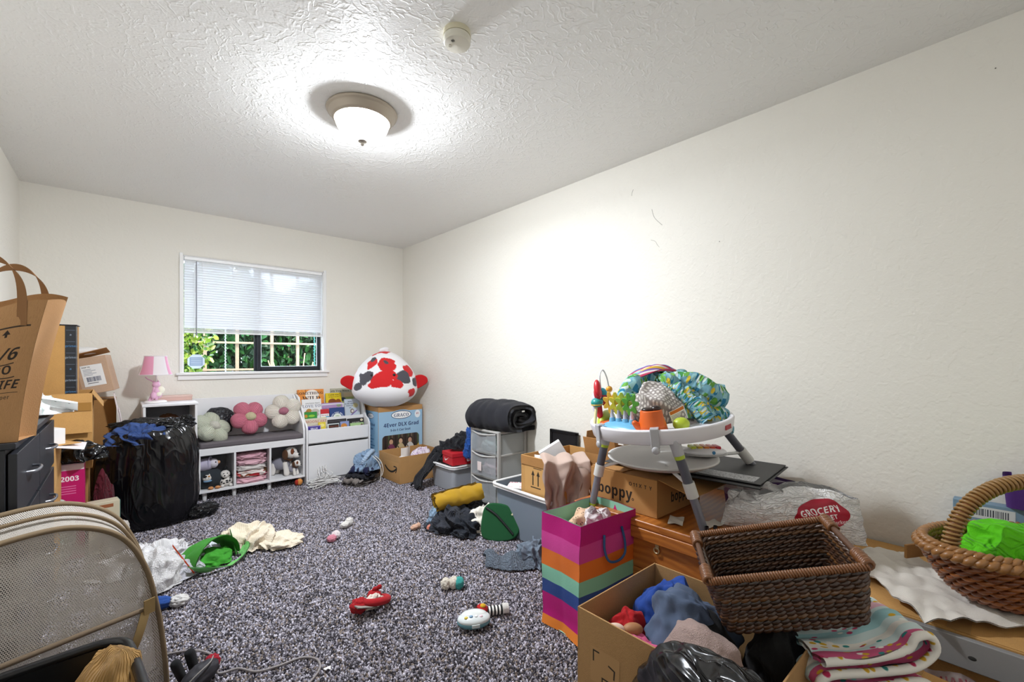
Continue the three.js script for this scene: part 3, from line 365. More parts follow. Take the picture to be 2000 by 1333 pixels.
{ const t = thing('plush_dalmatian', 'spotted plush dalmatian puppy sitting in the bench cubby', 'plush toy', [0.672, 0.0855, -4.42]); const r = rng(4);
  mesh('body', blob(0.048, 0.042, 0.045, { flat: -0.04 }).translate(0, 0.041, 0), pw, t); mesh('head', [blob(0.036, 0.032, 0.032).translate(-0.006, 0.102, 0.01), blob(0.022, 0.017, 0.02).translate(-0.012, 0.092, 0.036)], pw, t);
  mesh('ear', caps([-0.012, 0.128, 0], [0.004, 0.162, -0.006], 0.008), pb, t); mesh('ear', caps([0.024, 0.115, 0], [0.038, 0.08, 0.004], 0.009), pb, t); mesh('nose', blob(0.006, 0.005, 0.005).translate(-0.016, 0.098, 0.055), BLACK, t);
  for (const x of [-0.02, 0.006]) mesh('eye', blob(0.0045, 0.0045, 0.004).translate(x, 0.112, 0.038), BLACK, t);
  for (let i = 0; i < 14; i++) { const a = r() * PI, b = r() * 2 - 0.9; mesh('spot', blob(0.007 + r() * 0.005, 0.006, 0.005).translate(cos(a) * 0.046 * cos(b), 0.045 + sin(b) * 0.036, sin(a) * 0.044 * cos(b)), pb, t); } for (const x of [-0.03, 0.03]) mesh('paw', blob(0.014, 0.012, 0.018).translate(x, 0.0125, 0.04), pw, t); }
function dog(name, label, x, y, z, k, turn, patch) {
  const t = thing(name, label, 'plush toy', [x, y, z], turn), q = (a, b, c, X, Y, Z, m, n) => mesh(n, blob(a * k, b * k, c * k, { w: 28, h: 20 }).translate(X * k, Y * k, Z * k), m, t);
  q(0.055, 0.06, 0.1, 0, 0.11, -0.02, pg, 'body'); q(0.062, 0.058, 0.06, 0, 0.225, 0.09, pw, 'head'); q(0.032, 0.026, 0.036, 0, 0.2, 0.145, pw, 'muzzle'); q(0.014, 0.011, 0.01, 0, 0.208, 0.18, BLACK, 'nose');
  for (const s of [-1, 1]) { q(0.017, 0.052, 0.03, s * 0.064, 0.215, 0.07, s * patch > 0 ? pbr : pb, 'ear'); q(0.007, 0.008, 0.006, s * 0.028, 0.24, 0.14, BLACK, 'eye'); mesh('leg', caps([s * 0.035 * k, 0.026 * k, 0.07 * k], [s * 0.032 * k, 0.12 * k, 0.05 * k], 0.027 * k, 0.022 * k), pw, t); mesh('leg', caps([s * 0.038 * k, 0.026 * k, -0.08 * k], [s * 0.035 * k, 0.1 * k, -0.07 * k], 0.027 * k, 0.025 * k), pw, t); }
  q(0.022, 0.03, 0.014, patch * 0.034, 0.242, 0.128, cloth(0x7a4020), 'eye_patch'); mesh('tail', caps([0, 0.14 * k, -0.11 * k], [0.01 * k, 0.2 * k, -0.15 * k], 0.012 * k, 0.008 * k), pb, t); mesh('collar', new THREE.TorusGeometry(0.042 * k, 0.009 * k, 8, 24).rotateX(PI / 2 + 0.5).translate(0, 0.172 * k, 0.06 * k), pbr, t); return t;
}
dog('plush_dog', 'big white and grey plush dog with a brown eye patch in the bench cubby', 1.128, 0.0855, -4.49, 0.92, 0.75, -1);
dog('plush_dog', 'small white plush puppy with dark ears in front of the big plush dog', 1.2, 0.0855, -4.415, 0.5, 0.55, -1);
{ const cols = [[0xe7b3c0, 'pink fleece blanket folded on the very top of the cubby stack', 0.285, 0.05], [0xeebfca, 'pale pink fleece blanket folded second in the cubby stack', 0.235, 0.05], [0xf2ebe6, 'cream blanket folded in the middle of the cubby stack', 0.19, 0.045], [0xc96a6c, 'red, brown and pink patterned blanket folded in the cubby stack', 0.13, 0.06], [0xefc0cb, 'pink and white striped blanket at the bottom of the cubby stack', 0.0855, 0.044]];
  const pat = ctex(256, 256, (g) => { fill(g, '#efe2dc', 0, 0, 256, 256); const r = rng(8); for (let i = 0; i < 90; i++) oval(g, ['#a5242c', '#7a3d14', '#e06a6a', '#d9d2cc', '#c9405c', '#6b4a2a'][i % 6], r() * 256, r() * 256, 8 + r() * 16, 6 + r() * 9, r() * 3); }, [1, 1]), str = ctex(64, 64, (g) => { fill(g, '#f0ccd4', 0, 0, 64, 64); for (let i = 0; i < 4; i++) fill(g, '#d88a9c', 0, i * 16, 64, 6); }, [1, 6]);
  cols.forEach(([c, l, y, h], i) => { const a = 0.105, p = [[-a, h * 0.12], [a * 0.9, h * 0.1], [a, h * 0.3], [a * 0.9, h * 0.48], [-a * 0.9, h * 0.5], [-a, h * 0.7], [-a * 0.9, h * 0.88], [a, h * 0.9]]; solo('folded_blanket', l, 'blanket', blob(0.118, h * 0.6, 0.098, { seed: i * 3 + 2, amp: 0.16, freq: 3.2, pow: 0.62, w: 60, h: 36 }).translate(0, h * 0.55, 0), i === 3 ? S(0xffffff, 0.95, { map: pat }) : i === 4 ? S(0xffffff, 0.95, { map: str }) : cloth(c, { bumpMap: rep(foldTex, 2), bumpScale: 0.012 }), [0.862 + (i % 2) * 0.006, y, -4.47], 0.06 * (i - 2), 'blankets stacked in the bench cubby'); }); }
// ------------------------------------------------------------ car seat box and round plush
{ const w = 0.5, h = 0.668, d = 0.44, t = thing('car_seat_box', 'tall pale blue printed cardboard car seat box in the corner', 'box', [2.195, 0, -4.45]);
  mesh('carton', bx(w, h, d, 0, h / 2, 0, 0.003), KR, t);
  const front = ctex(512, 684, (g) => { fill(g, '#9fc4e0', 0, 0, 512, 684); fill(g, '#b98a54', 0, 0, 512, 50); g.fillStyle = '#9fc4e0'; g.beginPath(); g.moveTo(150, 60); g.quadraticCurveTo(260, 12, 370, 60); g.fill(); fill(g, '#b98a54', 0, 600, 512, 84);
    oval(g, '#1c2a52', 258, 92, 118, 44); oval(g, '#ffffff', 258, 92, 112, 38); txt(g, 'GRACO', 258, 94, 48, '#1c2a52', { font: 'serif' }); oval(g, '#eef2f6', 452, 96, 34, 42); txt(g, '#1', 452, 92, 26, '#a33');
    txt(g, '4Ever DLX Grad', 262, 192, 56, '#1d2f63'); txt(g, '5-in-1 Car Seat', 250, 250, 34, '#1d2f63', { style: '' });
    g.save(); g.beginPath(); g.roundRect(40, 300, 430, 260, 40); g.clip(); fill(g, '#3a2c26', 0, 290, 512, 300); for (let i = 0; i < 12; i++) fill(g, ['#6a5a4a', '#241c1a', '#4a5a3a'][i % 3], 30 + i * 38, 290, 16, 300); [[140, '#7a3a5a', '#caa080'], [250, '#cbb58a', '#d6b090'], [360, '#d8d4cf', '#c99a80']].forEach(([x, a, b]) => { oval(g, '#2a1a14', x, 362, 30, 34); oval(g, b, x, 372, 22, 27); oval(g, a, x, 490, 54, 96); g.strokeStyle = '#1c1a1c'; g.lineWidth = 9; g.beginPath(); g.moveTo(x - 34, 420); g.lineTo(x + 30, 540); g.stroke(); }); g.fillStyle = '#d9a420'; g.beginPath(); g.moveTo(330, 580); g.lineTo(480, 400); g.lineTo(480, 580); g.fill(); g.restore(); });
  plate('printed_front', w - 0.004, h - 0.004, front, t, [0, h / 2, d / 2 + 0.0008], 0, 0.5);
  const side = ctex(256, 384, (g) => { fill(g, '#8fb9d8', 0, 0, 256, 384); fill(g, '#b98a54', 0, 0, 256, 26); oval(g, '#1c2a52', 150, 56, 44, 17); oval(g, '#fff', 150, 56, 41, 14); txt(g, 'GRACO', 150, 57, 18, '#1c2a52', { font: 'serif' }); txt(g, '4Ever DLX Grad', 130, 106, 22, '#1d2f63'); txt(g, '5-in-1 Car Seat', 130, 130, 16, '#1d2f63', { style: '' }); for (let i = 0; i < 9; i++) fill(g, '#4f7fa8', 40, 170 + i * 18, 120 + (i * 37) % 60, 6); });
  plate('printed_side', d - 0.004, h - 0.004, side, t, [-w / 2 - 0.0008, h / 2, 0], -PI / 2, 0.5);
  mesh('packing_tape', bx(w, 0.0008, 0.05, 0, h + 0.0008, 0, 0), S(0xb58a52, 0.3), t);
}
{ const t = thing('round_plush', 'big round white, red and dark grey koi patterned plush on the car seat box', 'plush toy', [2.06, 0.669, -4.32], -0.4);
  const R1 = 0.325, g = new THREE.SphereGeometry(1, 240, 150), p = g.attributes.position, col = [], cw = new THREE.Color(0xf3f0f1), cr = new THREE.Color(0xd31f22), cg = new THREE.Color(0x4e4c54), cb = new THREE.Color(0xf4f2f3);
  const pts = [[0.05, 0.62, 0.78, 0.3, cr], [-0.42, 0.66, 0.62, 0.22, cr], [0.0, 0.98, 0.1, 0.26, cr], [0.72, 0.45, 0.5, 0.25, cr], [0.9, 0.1, 0.42, 0.2, cg], [0.55, 0.28, 0.79, 0.24, cg], [-0.1, 0.2, 0.97, 0.33, cr], [0.15, 0.33, 0.93, 0.2, cr], [-0.62, 0.25, 0.74, 0.28, cg], [-0.82, -0.05, 0.56, 0.2, cg], [0.04, 0.66, 0.75, 0.11, cg], [0.78, -0.35, 0.55, 0.24, cr], [-0.36, 0.02, 0.93, 0.16, cr], [0.3, 0.06, 0.95, 0.18, cr], [-0.9, 0.35, -0.2, 0.3, cr], [0.3, 0.75, -0.6, 0.4, cr], [0.9, 0.3, -0.35, 0.3, cg], [-0.25, 0.5, 0.1, 0.1, cr], [-0.4, 0.75, 0.5, 0.1, cg]];
  for (let i = 0; i < p.count; i++) {
    const x = p.getX(i), y = p.getY(i), z = p.getZ(i); let c = cw;
    for (const [a, b, d, r, cc] of pts) { const l = hypot(a, b, d), dd = hypot(x - a / l, (y - b / l) * 1.35, z - d / l) + 0.13 * N3(x * 4 + a * 5, y * 4, z * 4); if (dd < r) c = cc; }
    if (hypot(x * 0.78, (y + 0.42) * 1.25) < 0.52 && z > 0.3) c = cb; col.push(c.r, c.g, c.b);
    const s = y > 0 ? 1 - 0.2 * pow(y, 1.6) : 1.0 + 0.05 * sin(-y * PI); p.setXYZ(i, x * R1 * s, 0.215 + (y > 0 ? y * 0.352 : max(y * 0.23, -0.213)), z * 0.27 * s);
  }
  g.setAttribute('color', new THREE.Float32BufferAttribute(col, 3)); g.computeVertexNormals(); seam(g, 240, 150); mesh('body', g, S(0xffffff, 0.9, { vertexColors: true, sheen: 0.3, sheenColor: new THREE.Color(1, 1, 1) }), t);
  const rd = cloth(0xc81a1e);
  for (const s of [-1, 1]) mesh('fin', extr(shp([[0, 0.05], [0.06, 0.07], [0.11, 0.045], [0.115, 0.01], [0.08, -0.02], [0.02, -0.05], [0, -0.04]].map(([a, b]) => [a * s, b]), true), 0.03, 0.012, 4).translate(s * 0.302, 0.24, 0.02), rd, t);
  mesh('top_fin', [blob(0.05, 0.026, 0.022).rotateZ(0.25).translate(-0.012, 0.582, 0), blob(0.022, 0.03, 0.02).translate(0.012, 0.568, 0)], cloth(0xf3f1f2), t);
  for (const x of [-0.135, 0.075]) mesh('eye', blob(0.014, 0.014, 0.008).translate(x, 0.33, x < 0 ? 0.222 : 0.24), BLACK, t);
}

{ const t = thing('squeaky_toy', 'small orange and red plush toy peeking out under the bench', 'plush toy', [1.235, 0, -4.34]); mesh('body', blob(0.026, 0.03, 0.022, { seed: 2, amp: 0.1 }).translate(0, 0.03, 0), cloth(0xe79a4e), t); mesh('wing', blob(0.018, 0.026, 0.018).translate(-0.024, 0.03, 0), cloth(0xb3301f), t); }
// ------------------------------------------------------------ cartons
// an open carton: four walls, bottom, flaps hinged outwards by an angle from upright (0 = up, PI/2 = flat outwards, PI = hanging)
function carton(name, label, pos, turn, w, h, d, m, { flaps = {}, fl = 0.16, th = 0.005, inner = m, cat = 'box', group } = {}) {
  const t = thing(name, label, cat, pos, turn, group);
  mesh('bottom_panel', bx(w - th, th, d - th, 0, th / 2, 0, 0.001), inner, t);
  const sides = { front: [w, 0, d / 2 - th / 2, 0], back: [w, 0, -d / 2 + th / 2, PI], left: [d - 2 * th, -w / 2 + th / 2, 0, -PI / 2], right: [d - 2 * th, w / 2 - th / 2, 0, PI / 2] };
  for (const k in sides) { const [l, x, z, ry] = sides[k]; const s = mesh('wall_panel', bx(l, h, th, 0, h / 2, 0, 0.0015), m, t); s.position.set(x, 0, z); s.rotation.y = ry;
    if (k in flaps) { const f = mesh('flap', bx(l - 0.004, flaps[k][1] || fl, th * 0.8, 0, (flaps[k][1] || fl) / 2, 0, 0.0015), m, t); f.position.set(x, h, z); f.rotation.order = 'YXZ'; f.rotation.set(flaps[k][0], ry, 0); } }
  return t;
}
{ const t = carton('open_carton', 'open cardboard shipping carton with a black smile arrow beside the car seat box', [2.175, 0, -3.965], 0.02, 0.49, 0.25, 0.42, KR);
  const sm = ctex(256, 160, (g) => { fill(g, '#c3945c', 0, 0, 256, 160); g.strokeStyle = '#1d1a18'; g.lineWidth = 17; g.lineCap = 'round'; g.beginPath(); g.moveTo(24, 62); g.quadraticCurveTo(120, 140, 214, 62); g.stroke(); g.lineWidth = 11; g.beginPath(); g.moveTo(176, 44); g.quadraticCurveTo(222, 40, 224, 52); g.quadraticCurveTo(226, 66, 206, 96); g.stroke(); });
  plate('smile_print', 0.29, 0.16, sm, t, [-0.246, 0.11, 0.04], -PI / 2, 0.85);
  const bc = ctex(96, 96, (g) => { fill(g, '#c3945c', 0, 0, 96, 96); g.strokeStyle = '#4a3420'; g.lineWidth = 4; g.strokeRect(14, 10, 68, 76); for (let i = 0; i < 6; i++) fill(g, '#4a3420', 20, 18 + i * 11, 56, 4); }); plate('carton_mark', 0.06, 0.06, bc, t, [0.02, 0.07, 0.2108], 0, 0.85);
  const s = solo('loose_papers', 'sheet of white packing paper standing in the smile arrow carton', 'paper', shell(14, 10, (u, v) => [(u - 0.5) * 0.14, v * 0.11, 0.02 * sin(u * 4)], 0.001), S(0xe9e2da, 0.8), [2.16, 0.16, -4.06], 0.3);
  solo('purple_knit', 'lilac and white patterned baby knit in the smile arrow carton', 'clothes', heap(0.1, 0.13, 0.085, { seed: 31, fold: 0.3, k: 10 }), S(0xffffff, 0.95, { map: ctex(128, 128, (g) => { fill(g, '#e9dfe9', 0, 0, 128, 128); const r = rng(3); for (let i = 0; i < 60; i++) oval(g, ['#a76aa8', '#c9a0cc', '#8a5a90'][i % 3], r() * 128, r() * 128, 5, 4); }, [9, 9]) }), [2.27, 0.13, -3.95], 0.4);
  solo('white_clothes', 'rumpled white baby clothes filling the smile arrow carton', 'clothes', heap(0.135, 0.12, 0.11, { seed: 33, fold: 0.14, k: 7 }), cl(0xe8e0dc), [2.14, 0.06, -3.97]);
}
// ------------------------------------------------------------ hangers and folded clothes
{ const hm = S(0xf1efec, 0.35), pts = [[0, 0.1, 0], [0.006, 0.075, 0], [0, 0.062, 0], [-0.06, 0.045, 0], [-0.13, 0.008, 0], [-0.135, 0, 0], [-0.125, -0.006, 0], [0, -0.006, 0], [0.125, -0.006, 0], [0.135, 0, 0], [0.13, 0.008, 0], [0.06, 0.045, 0], [0.003, 0.062, 0]], hg = mg([tube(pts, 0.0032, 90, 7), tube([[0, 0.098, 0], [0.006, 0.112, 0], [0.024, 0.118, 0], [0.034, 0.104, 0], [0.026, 0.09, 0]], 0.0026, 24, 7)]);
  const r = rng(12); for (let i = 0; i < 14; i++) { const up = i >= 10, m = solo('child_hanger', 'white plastic child hanger in the heap on the carpet', 'hanger', hg, hm, up ? [1.39 + (i - 10) * 0.02, 0.03 + 0.007 * (i - 9), -4.27 + (i - 10) * 0.012] : [1.37 + r() * 0.07, 0.004 + i * 0.0066, -4.185 + r() * 0.04], 0, 'white hangers heaped on the carpet'); m.rotation.set(up ? -0.55 : -PI / 2 + 0.02 * i, up ? 0.3 + 0.1 * i : 0, up ? 0.1 : -0.5 + r() * 0.9); if (!up) { m.rotation.order = 'YXZ'; m.rotation.y = -0.7 + r() * 1.4; m.rotation.z = 0; } }
}
{ const rows = [[0x857d78, 'taupe garment folded at the very bottom of the pile by the bookcase', 0, 0.055, 0.28, 0.2], [0x26262d, 'black shirt with white print folded in the pile by the bookcase', 0.05, 0.045, 0.25, 0.2], [0x23284a, 'navy blue sweater folded in the pile by the bookcase', 0.09, 0.06, 0.22, 0.18]];
  rows.forEach(([c, l, y, h, w, d], i) => { const a = w / 2, p = [[-a, h * 0.14], [a * 0.92, h * 0.12], [a, h * 0.32], [a * 0.9, h * 0.5], [-a * 0.92, h * 0.5], [-a, h * 0.7], [-a * 0.9, h * 0.86], [a * 0.96, h * 0.86]]; solo('folded_garment', l, 'clothes', folded(p, d, h * 0.36, { seed: i + 11, wob: 0.022, round: 0.2 }), cloth(c), [1.70 + i * 0.012, y, -4.06], 0.5 + i * 0.12, 'clothes folded in a pile by the bookcase'); });
  const t = thing('denim_shorts', 'light blue denim shorts with white drawstring crowning the folded pile', 'shorts', [1.755, 0.115, -4.06], 0.5);
  mesh('fabric', heap(0.135, 0.155, 0.11, { seed: 14, fold: 0.2, k: 8, dir: 1.2 }), cl(0x8aa3bf), t); mesh('waistband', new THREE.TorusGeometry(0.075, 0.02, 10, 40).scale(1.1, 0.55, 1).rotateX(0.5).rotateZ(0.5).translate(-0.04, 0.125, 0.04), cl(0x9fb4cb, { bumpMap: rep(ribs, 1), bumpScale: 0.004 }), t);
  for (const k of [0, 1]) mesh('drawstring', tube([[-0.02 + k * 0.03, 0.13, 0.08], [0.0 + k * 0.035, 0.08, 0.125], [0.01 + k * 0.03, 0.0, 0.15], [-0.02 + k * 0.03, k ? -0.05 : -0.098, 0.16]], 0.0035, 30, 6), S(0xe9e4da, 0.9), t);
}
// ------------------------------------------------------------ plastic bags: a profile turned round, creased
function bagBody(prof, rx, rz, { seed = 1, amp = 0.08, pleat = 9, n = 150, m = 70, th = 0.002, tilt = 0, fine = 1 } = {}) {
  const c = new THREE.CatmullRomCurve3(prof.map(([r, y]) => V3(r, y, 0)), false, 'centripetal'), q = seed * 4.1;
  const pts = Array.from({ length: m + 1 }, (_, i) => c.getPointAt(i / m));
  const fn = (u, v) => { const a = u * 2 * PI, p = pts[Math.round(v * m)], ca = cos(a), sa = sin(a), k = v * 3;
    const w = N3(ca * 1.4 + q, k, sa * 1.4), s1 = abs(N3(ca * 2.6 + w, k * 1.3 + q, sa * 2.6)), s2 = abs(N3(ca * 6 + q, k * 2.2 + w * 2, sa * 6)), d = 1 + amp * (1.6 * w + 1.5 * (0.35 - s1) + 0.7 * fine * (0.3 - s2)) + 0.02 * sin(a * pleat + w * 8) * v;
    return [p.x * d * rx * ca, p.y + (p.y > 0.03 ? amp * 0.22 * N3(ca * 3 + q, 5 * v, sa * 3) + tilt * ca * v : 0), p.x * d * rz * sa]; };
  const g = shell(n, m, fn, th, 2, 1), nn = g.attributes.normal, W1 = n + 1; // close the seam's normals
  for (const o of [0, W1 * (m + 1)]) for (let j = 0; j <= m; j++) { const a = o + j * W1, b = a + n, v = V3(nn.getX(a) + nn.getX(b), nn.getY(a) + nn.getY(b), nn.getZ(a) + nn.getZ(b)).normalize(); nn.setXYZ(a, v.x, v.y, v.z); nn.setXYZ(b, v.x, v.y, v.z); }
  return g;
}
// ------------------------------------------------------------ black dresser with what stands on it
{ const t = thing('dresser', 'black two-column dresser with curved metal pulls along the left wall', 'dresser', [-0.385, 0, -2.54]), dm = S(0x23252b, 0.45), w = 0.29, h = 0.906, d = 1.03;
  mesh('carcass', bx(w - 0.02, h - 0.02, d, -0.01, (h - 0.02) / 2, 0), dm, t); mesh('top', bx(w + 0.005, 0.02, d + 0.012, 0, h - 0.01, 0), dm, t);
  const rows = [[0.66, 0.215], [0.435, 0.215], [0.21, 0.215], [0.03, 0.17]], pull = S(0x9a9ca4, 0.3, { metalness: 0.85 });
  for (const s of [-1, 1]) for (const [y, hh] of rows) { const f = mesh('drawer', bx(0.02, hh - 0.008, d / 2 - 0.012, w / 2 - 0.006, y + hh / 2, s * d / 4, 0.002), dm, t); mesh('pull', tube([[w / 2, y + hh * 0.55, s * d / 4 - 0.07], [w / 2 + 0.022, y + hh * 0.55, s * d / 4 - 0.055], [w / 2 + 0.03, y + hh * 0.55, s * d / 4], [w / 2 + 0.022, y + hh * 0.55, s * d / 4 + 0.055], [w / 2, y + hh * 0.55, s * d / 4 + 0.07]], 0.0055, 30, 8), pull, f); }
}
{ const t = thing('paper_bag', 'tall brown paper grocery bag with strap handles on the black dresser', 'paper bag', [-0.335, 0.907, -2.12], -0.2), w = 0.23, d = 0.13, h = 0.44;
  const tex = ctex(768, 1024, (g) => { fill(g, '#b08558', 0, 0, 768, 1024); const r = rng(2); for (let i = 0; i < 2600; i++) { g.fillStyle = r() < 0.5 ? 'rgba(90,60,30,0.10)' : 'rgba(220,180,130,0.10)'; g.fillRect(r() * 768, r() * 1024, 1 + r() * 3, 10 + r() * 30); }
    fill(g, '#3a2d22', 420, 178, 290, 12); g.fillStyle = '#2a211b'; g.beginPath(); g.moveTo(570, 200); g.lineTo(596, 236); g.lineTo(544, 236); g.fill(); fill(g, '#2a211b', 562, 230, 16, 26);
    txt(g, '1/6', 668, 384, 122, '#2a211b', { style: 'italic bold', align: 'right' }); g.strokeStyle = '#2a211b'; g.lineWidth = 7; g.beginPath(); g.moveTo(460, 452); g.quadraticCurveTo(560, 474, 660, 450); g.stroke();
    const al = { align: 'right' }; txt(g, 'DURO', 655, 498, 88, '#2a211b', { style: '', ...al }); g.beginPath(); g.moveTo(560, 550); g.quadraticCurveTo(620, 566, 680, 550); g.stroke(); txt(g, 'BAG for', 480, 612, 80, '#2a211b', { style: 'italic', font: 'serif', ...al }); txt(g, 'LIFE', 712, 604, 88, '#2a211b', { style: 'italic bold', ...al }); fill(g, '#2a211b', 420, 662, 300, 4); txt(g, 'Recyclable Paper', 670, 696, 40, '#5a4632', { style: '', ...al }); txt(g, '40% PCR', 590, 740, 38, '#5a4632', { style: '', ...al }); });
  const bm = S(0xffffff, 0.85, { map: tex, bumpMap: rep(fuzz, 1), bumpScale: 0.0006 }), pm = S(0xa87d50, 0.88, { bumpMap: rep(fuzz, 1), bumpScale: 0.0006, side: 2 });
  const lean = (x, y, z) => { const v = y / h; return [x * (1 + 0.1 * v) + 0.025 * v + 0.035 * v * v, y, z * (1 + 0.16 * v) + 0.012 * sin(x * 20) * v]; };
  const sag = (x) => -0.055 * sst(0.16 - abs(x + 0.05), 0, 0.16);
  const wall = (fn, n, m = pm, nm = 'wall_panel') => mesh(nm, shell(n, 24, fn, 0.0012), m, t);
  wall((u, v) => { const x = (u - 0.5) * w; return lean(x, v * (h + sag(x)), d / 2 + 0.012 * sin(v * 3) * sin(u * PI)); }, 24, bm, 'printed_front').userData.label = 'front printed with 1/6 DURO BAG for LIFE lettering and an arrow';
  wall((u, v) => { const x = (0.5 - u) * w; return lean(x, v * (h + 0.015 + 0.02 * sin(x * 22)), -d / 2); }, 24);
  for (const s of [-1, 1]) wall((u, v) => { const q = sin(u * PI); return lean(s * (w / 2 - (0.035 * (1 - v) + 0.012 * sin(v * 5)) * q), v * (h + 0.01 * q), s * (0.5 - u) * d); }, 16, pm, 'gusset');
  mesh('bottom_panel', bx(w * 0.98, 0.002, d * 0.96, 0, 0.002, 0), pm, t);
  const strap = (z, dz) => mesh('handle', shell(40, 3, (u, v) => { const a = u * PI, x = -cos(a) * 0.085, y = h - 0.07 + 0.2 * pow(sin(a), 0.6); return [x + 0.045 + 0.02 * sin(a) + (v - 0.5) * 0.022 * cos(a), y - 0.012 + (v - 0.5) * 0.022 * sin(a), z + dz * sin(a)]; }, 0.0018), S(0x8a623c, 0.85), t);
  strap(d / 2 + 0.022, 0.015); strap(-d / 2 - 0.03, 0.02);
}
solo('crumpled_bag', 'crumpled white plastic bag with teal print on the dresser behind the paper bag', 'bag', mg([heap(0.12, 0.12, 0.1, { seed: 44, fold: 0.3, k: 10, sharp: 1.6, w: 80, hh: 40 }), shell(16, 12, (u, v) => [0.02 + u * 0.17, 0.085 - 0.05 * u + 0.02 * sin(v * 7), (v - 0.5) * 0.12 * (1 - u * 0.9)], 0.0012)]), S(0xf1f1f0, 0.5, { map: ctex(256, 256, (g) => { fill(g, '#f2f2f1', 0, 0, 256, 256); for (let i = 0; i < 10; i++) fill(g, i % 3 ? '#bfe0d8' : '#d9dad8', 10, 12 + i * 25, 150 + (i * 53) % 80, 5); oval(g, '#1f2326', 90, 30, 20, 8); }, [4, 4]) }), [-0.335, 0.907, -2.86]);
// ------------------------------------------------------------ cartons stacked in the left corner
const plainCarton = (name, label, pos, turn, w, h, d, m, group) => { const t = thing(name, label, 'box', pos, turn, group); mesh('carton', bx(w, h, d, 0, h / 2, 0, 0.003), m, t); for (const s of [-1, 1]) mesh('top_flap', bx(w - 0.004, 0.003, d / 2 - 0.002, 0, h + 0.0015, s * (d / 4), 0.001), m, t); mesh('packing_tape', bx(w, 0.0006, 0.05, 0, h + 0.0034, 0, 0), S(0xb48a54, 0.3), t); return t; };
plainCarton('closed_carton', 'closed cardboard carton at the bottom of the stack behind the dresser', [-0.335, 0, -4.0], 0, 0.38, 0.48, 0.46, KR2);
{ const t = carton('open_carton', 'open cardboard carton with a long flap hanging down its front', [-0.325, 0.49, -3.98], 0.02, 0.39, 0.46, 0.45, KR3, { flaps: { front: [3.0, 0.24], right: [2.6, 0.1] } });
  mesh('tape_strip', bx(0.38, 0.05, 0.0006, 0, 0.38, 0.2442, 0), S(0xa87a3c, 0.25), t).rotation.x = 0; }
{ const t = thing('tall_carton', 'tall narrow cardboard carton sealed with black printed tape standing in another carton', 'box', [-0.325, 0.5, -4.02], -0.06); mesh('carton', bx(0.24, 0.87, 0.13, 0, 0.435, 0, 0.003), KR3, t);
  const tp = ctex(64, 1024, (g) => { fill(g, '#23262c', 0, 0, 64, 1024); for (let i = 0; i < 12; i++) { fill(g, '#4f5763', 6, 30 + i * 85, 52, 5); txt(g, i % 3 ? 'prime' : 'a', 32, 66 + i * 85, 22, i % 2 ? '#4a7fae' : '#8d98a6', { rot: 0 }); } });
  plate('black_tape', 0.05, 0.868, tp, t, [0.096, 0.435, 0.0656], 0, 0.4); plate('black_tape', 0.06, 0.868, tp, t, [0.1206, 0.435, 0.035], PI / 2, 0.4);
  mesh('top_lip', bx(0.1, 0.006, 0.14, 0.075, 0.874, 0, 0.001), S(0x23262c, 0.5), t);
  plate('carton_mark', 0.06, 0.09, ctex(64, 96, (g) => { fill(g, '#c9985a', 0, 0, 64, 96); g.strokeStyle = '#5a4020'; g.lineWidth = 4; g.strokeRect(6, 6, 52, 84); for (let i = 0; i < 4; i++) fill(g, '#5a4020', 6, 22 + i * 19, 52, 3); }), t, [-0.06, 0.53, 0.0657], 0, 0.85); }
plainCarton('closed_carton', 'closed cardboard carton standing against the back wall behind the stack', [-0.2, 0, -4.54], 0, 0.36, 0.86, 0.34, KR2);
{ const t = thing('shipping_box', 'tilted scuffed shipping box with white address labels and an open flap', 'box', [-0.16, 0.905, -4.45], -0.1); t.rotation.z = 0.2;
  const m = kraft(0xcfae92); mesh('carton', bx(0.3, 0.26, 0.26, 0, 0.13, 0, 0.003), m, t); const fl = mesh('flap', bx(0.29, 0.004, 0.13, 0, 0, 0.065), KR2, t); fl.position.set(0.02, 0.262, -0.02); fl.rotation.set(-0.25, 0, 0.12);
  plate('address_label', 0.115, 0.15, ctex(160, 208, (g) => { fill(g, '#f4f4f3', 0, 0, 160, 208); txt(g, 'SHIP TO', 40, 20, 16, '#333'); for (let i = 0; i < 5; i++) fill(g, '#9aa0ad', 14, 40 + i * 14, 60 + (i * 31) % 60, 5); bars(g, 26, 118, 106, 46, 3, '#2b3350'); fill(g, '#555', 26, 176, 80, 6); }), t, [0.06, 0.13, 0.1312], 0, 0.5); plate('small_label', 0.06, 0.05, ctex(64, 52, (g) => { fill(g, '#f3f3f2', 0, 0, 64, 52); bars(g, 8, 12, 46, 14, 5, '#999'); }), t, [-0.075, 0.19, 0.1312], 0, 0.5);
  mesh('tape_strip', bx(0.03, 0.259, 0.001, -0.03, 0.13, 0.1312, 0), S(0xb89070, 0.3), t); }
{ const t = thing('box_cutter', 'yellow box cutter stuck upright between the cartons', 'knife', [-0.25, 0.94, -4.245]); t.rotation.z = 0.3; mesh('handle', bx(0.026, 0.075, 0.012, 0, 0.08, 0, 0.004), S(0xe9c11c, 0.4), t); mesh('blade', bx(0.018, 0.06, 0.002, 0, 0.012, 0), S(0x6b6256, 0.3, { metalness: 0.8 }), t); }
solo('padded_mailer', 'white padded mailer resting on the tilted shipping box', 'envelope', blob(0.1, 0.03, 0.075, { seed: 6, amp: 0.08, pow: 0.7 }), S(0xeceae8, 0.5), [-0.215, 1.212, -4.44], 0.2).rotation.z = 0.12;
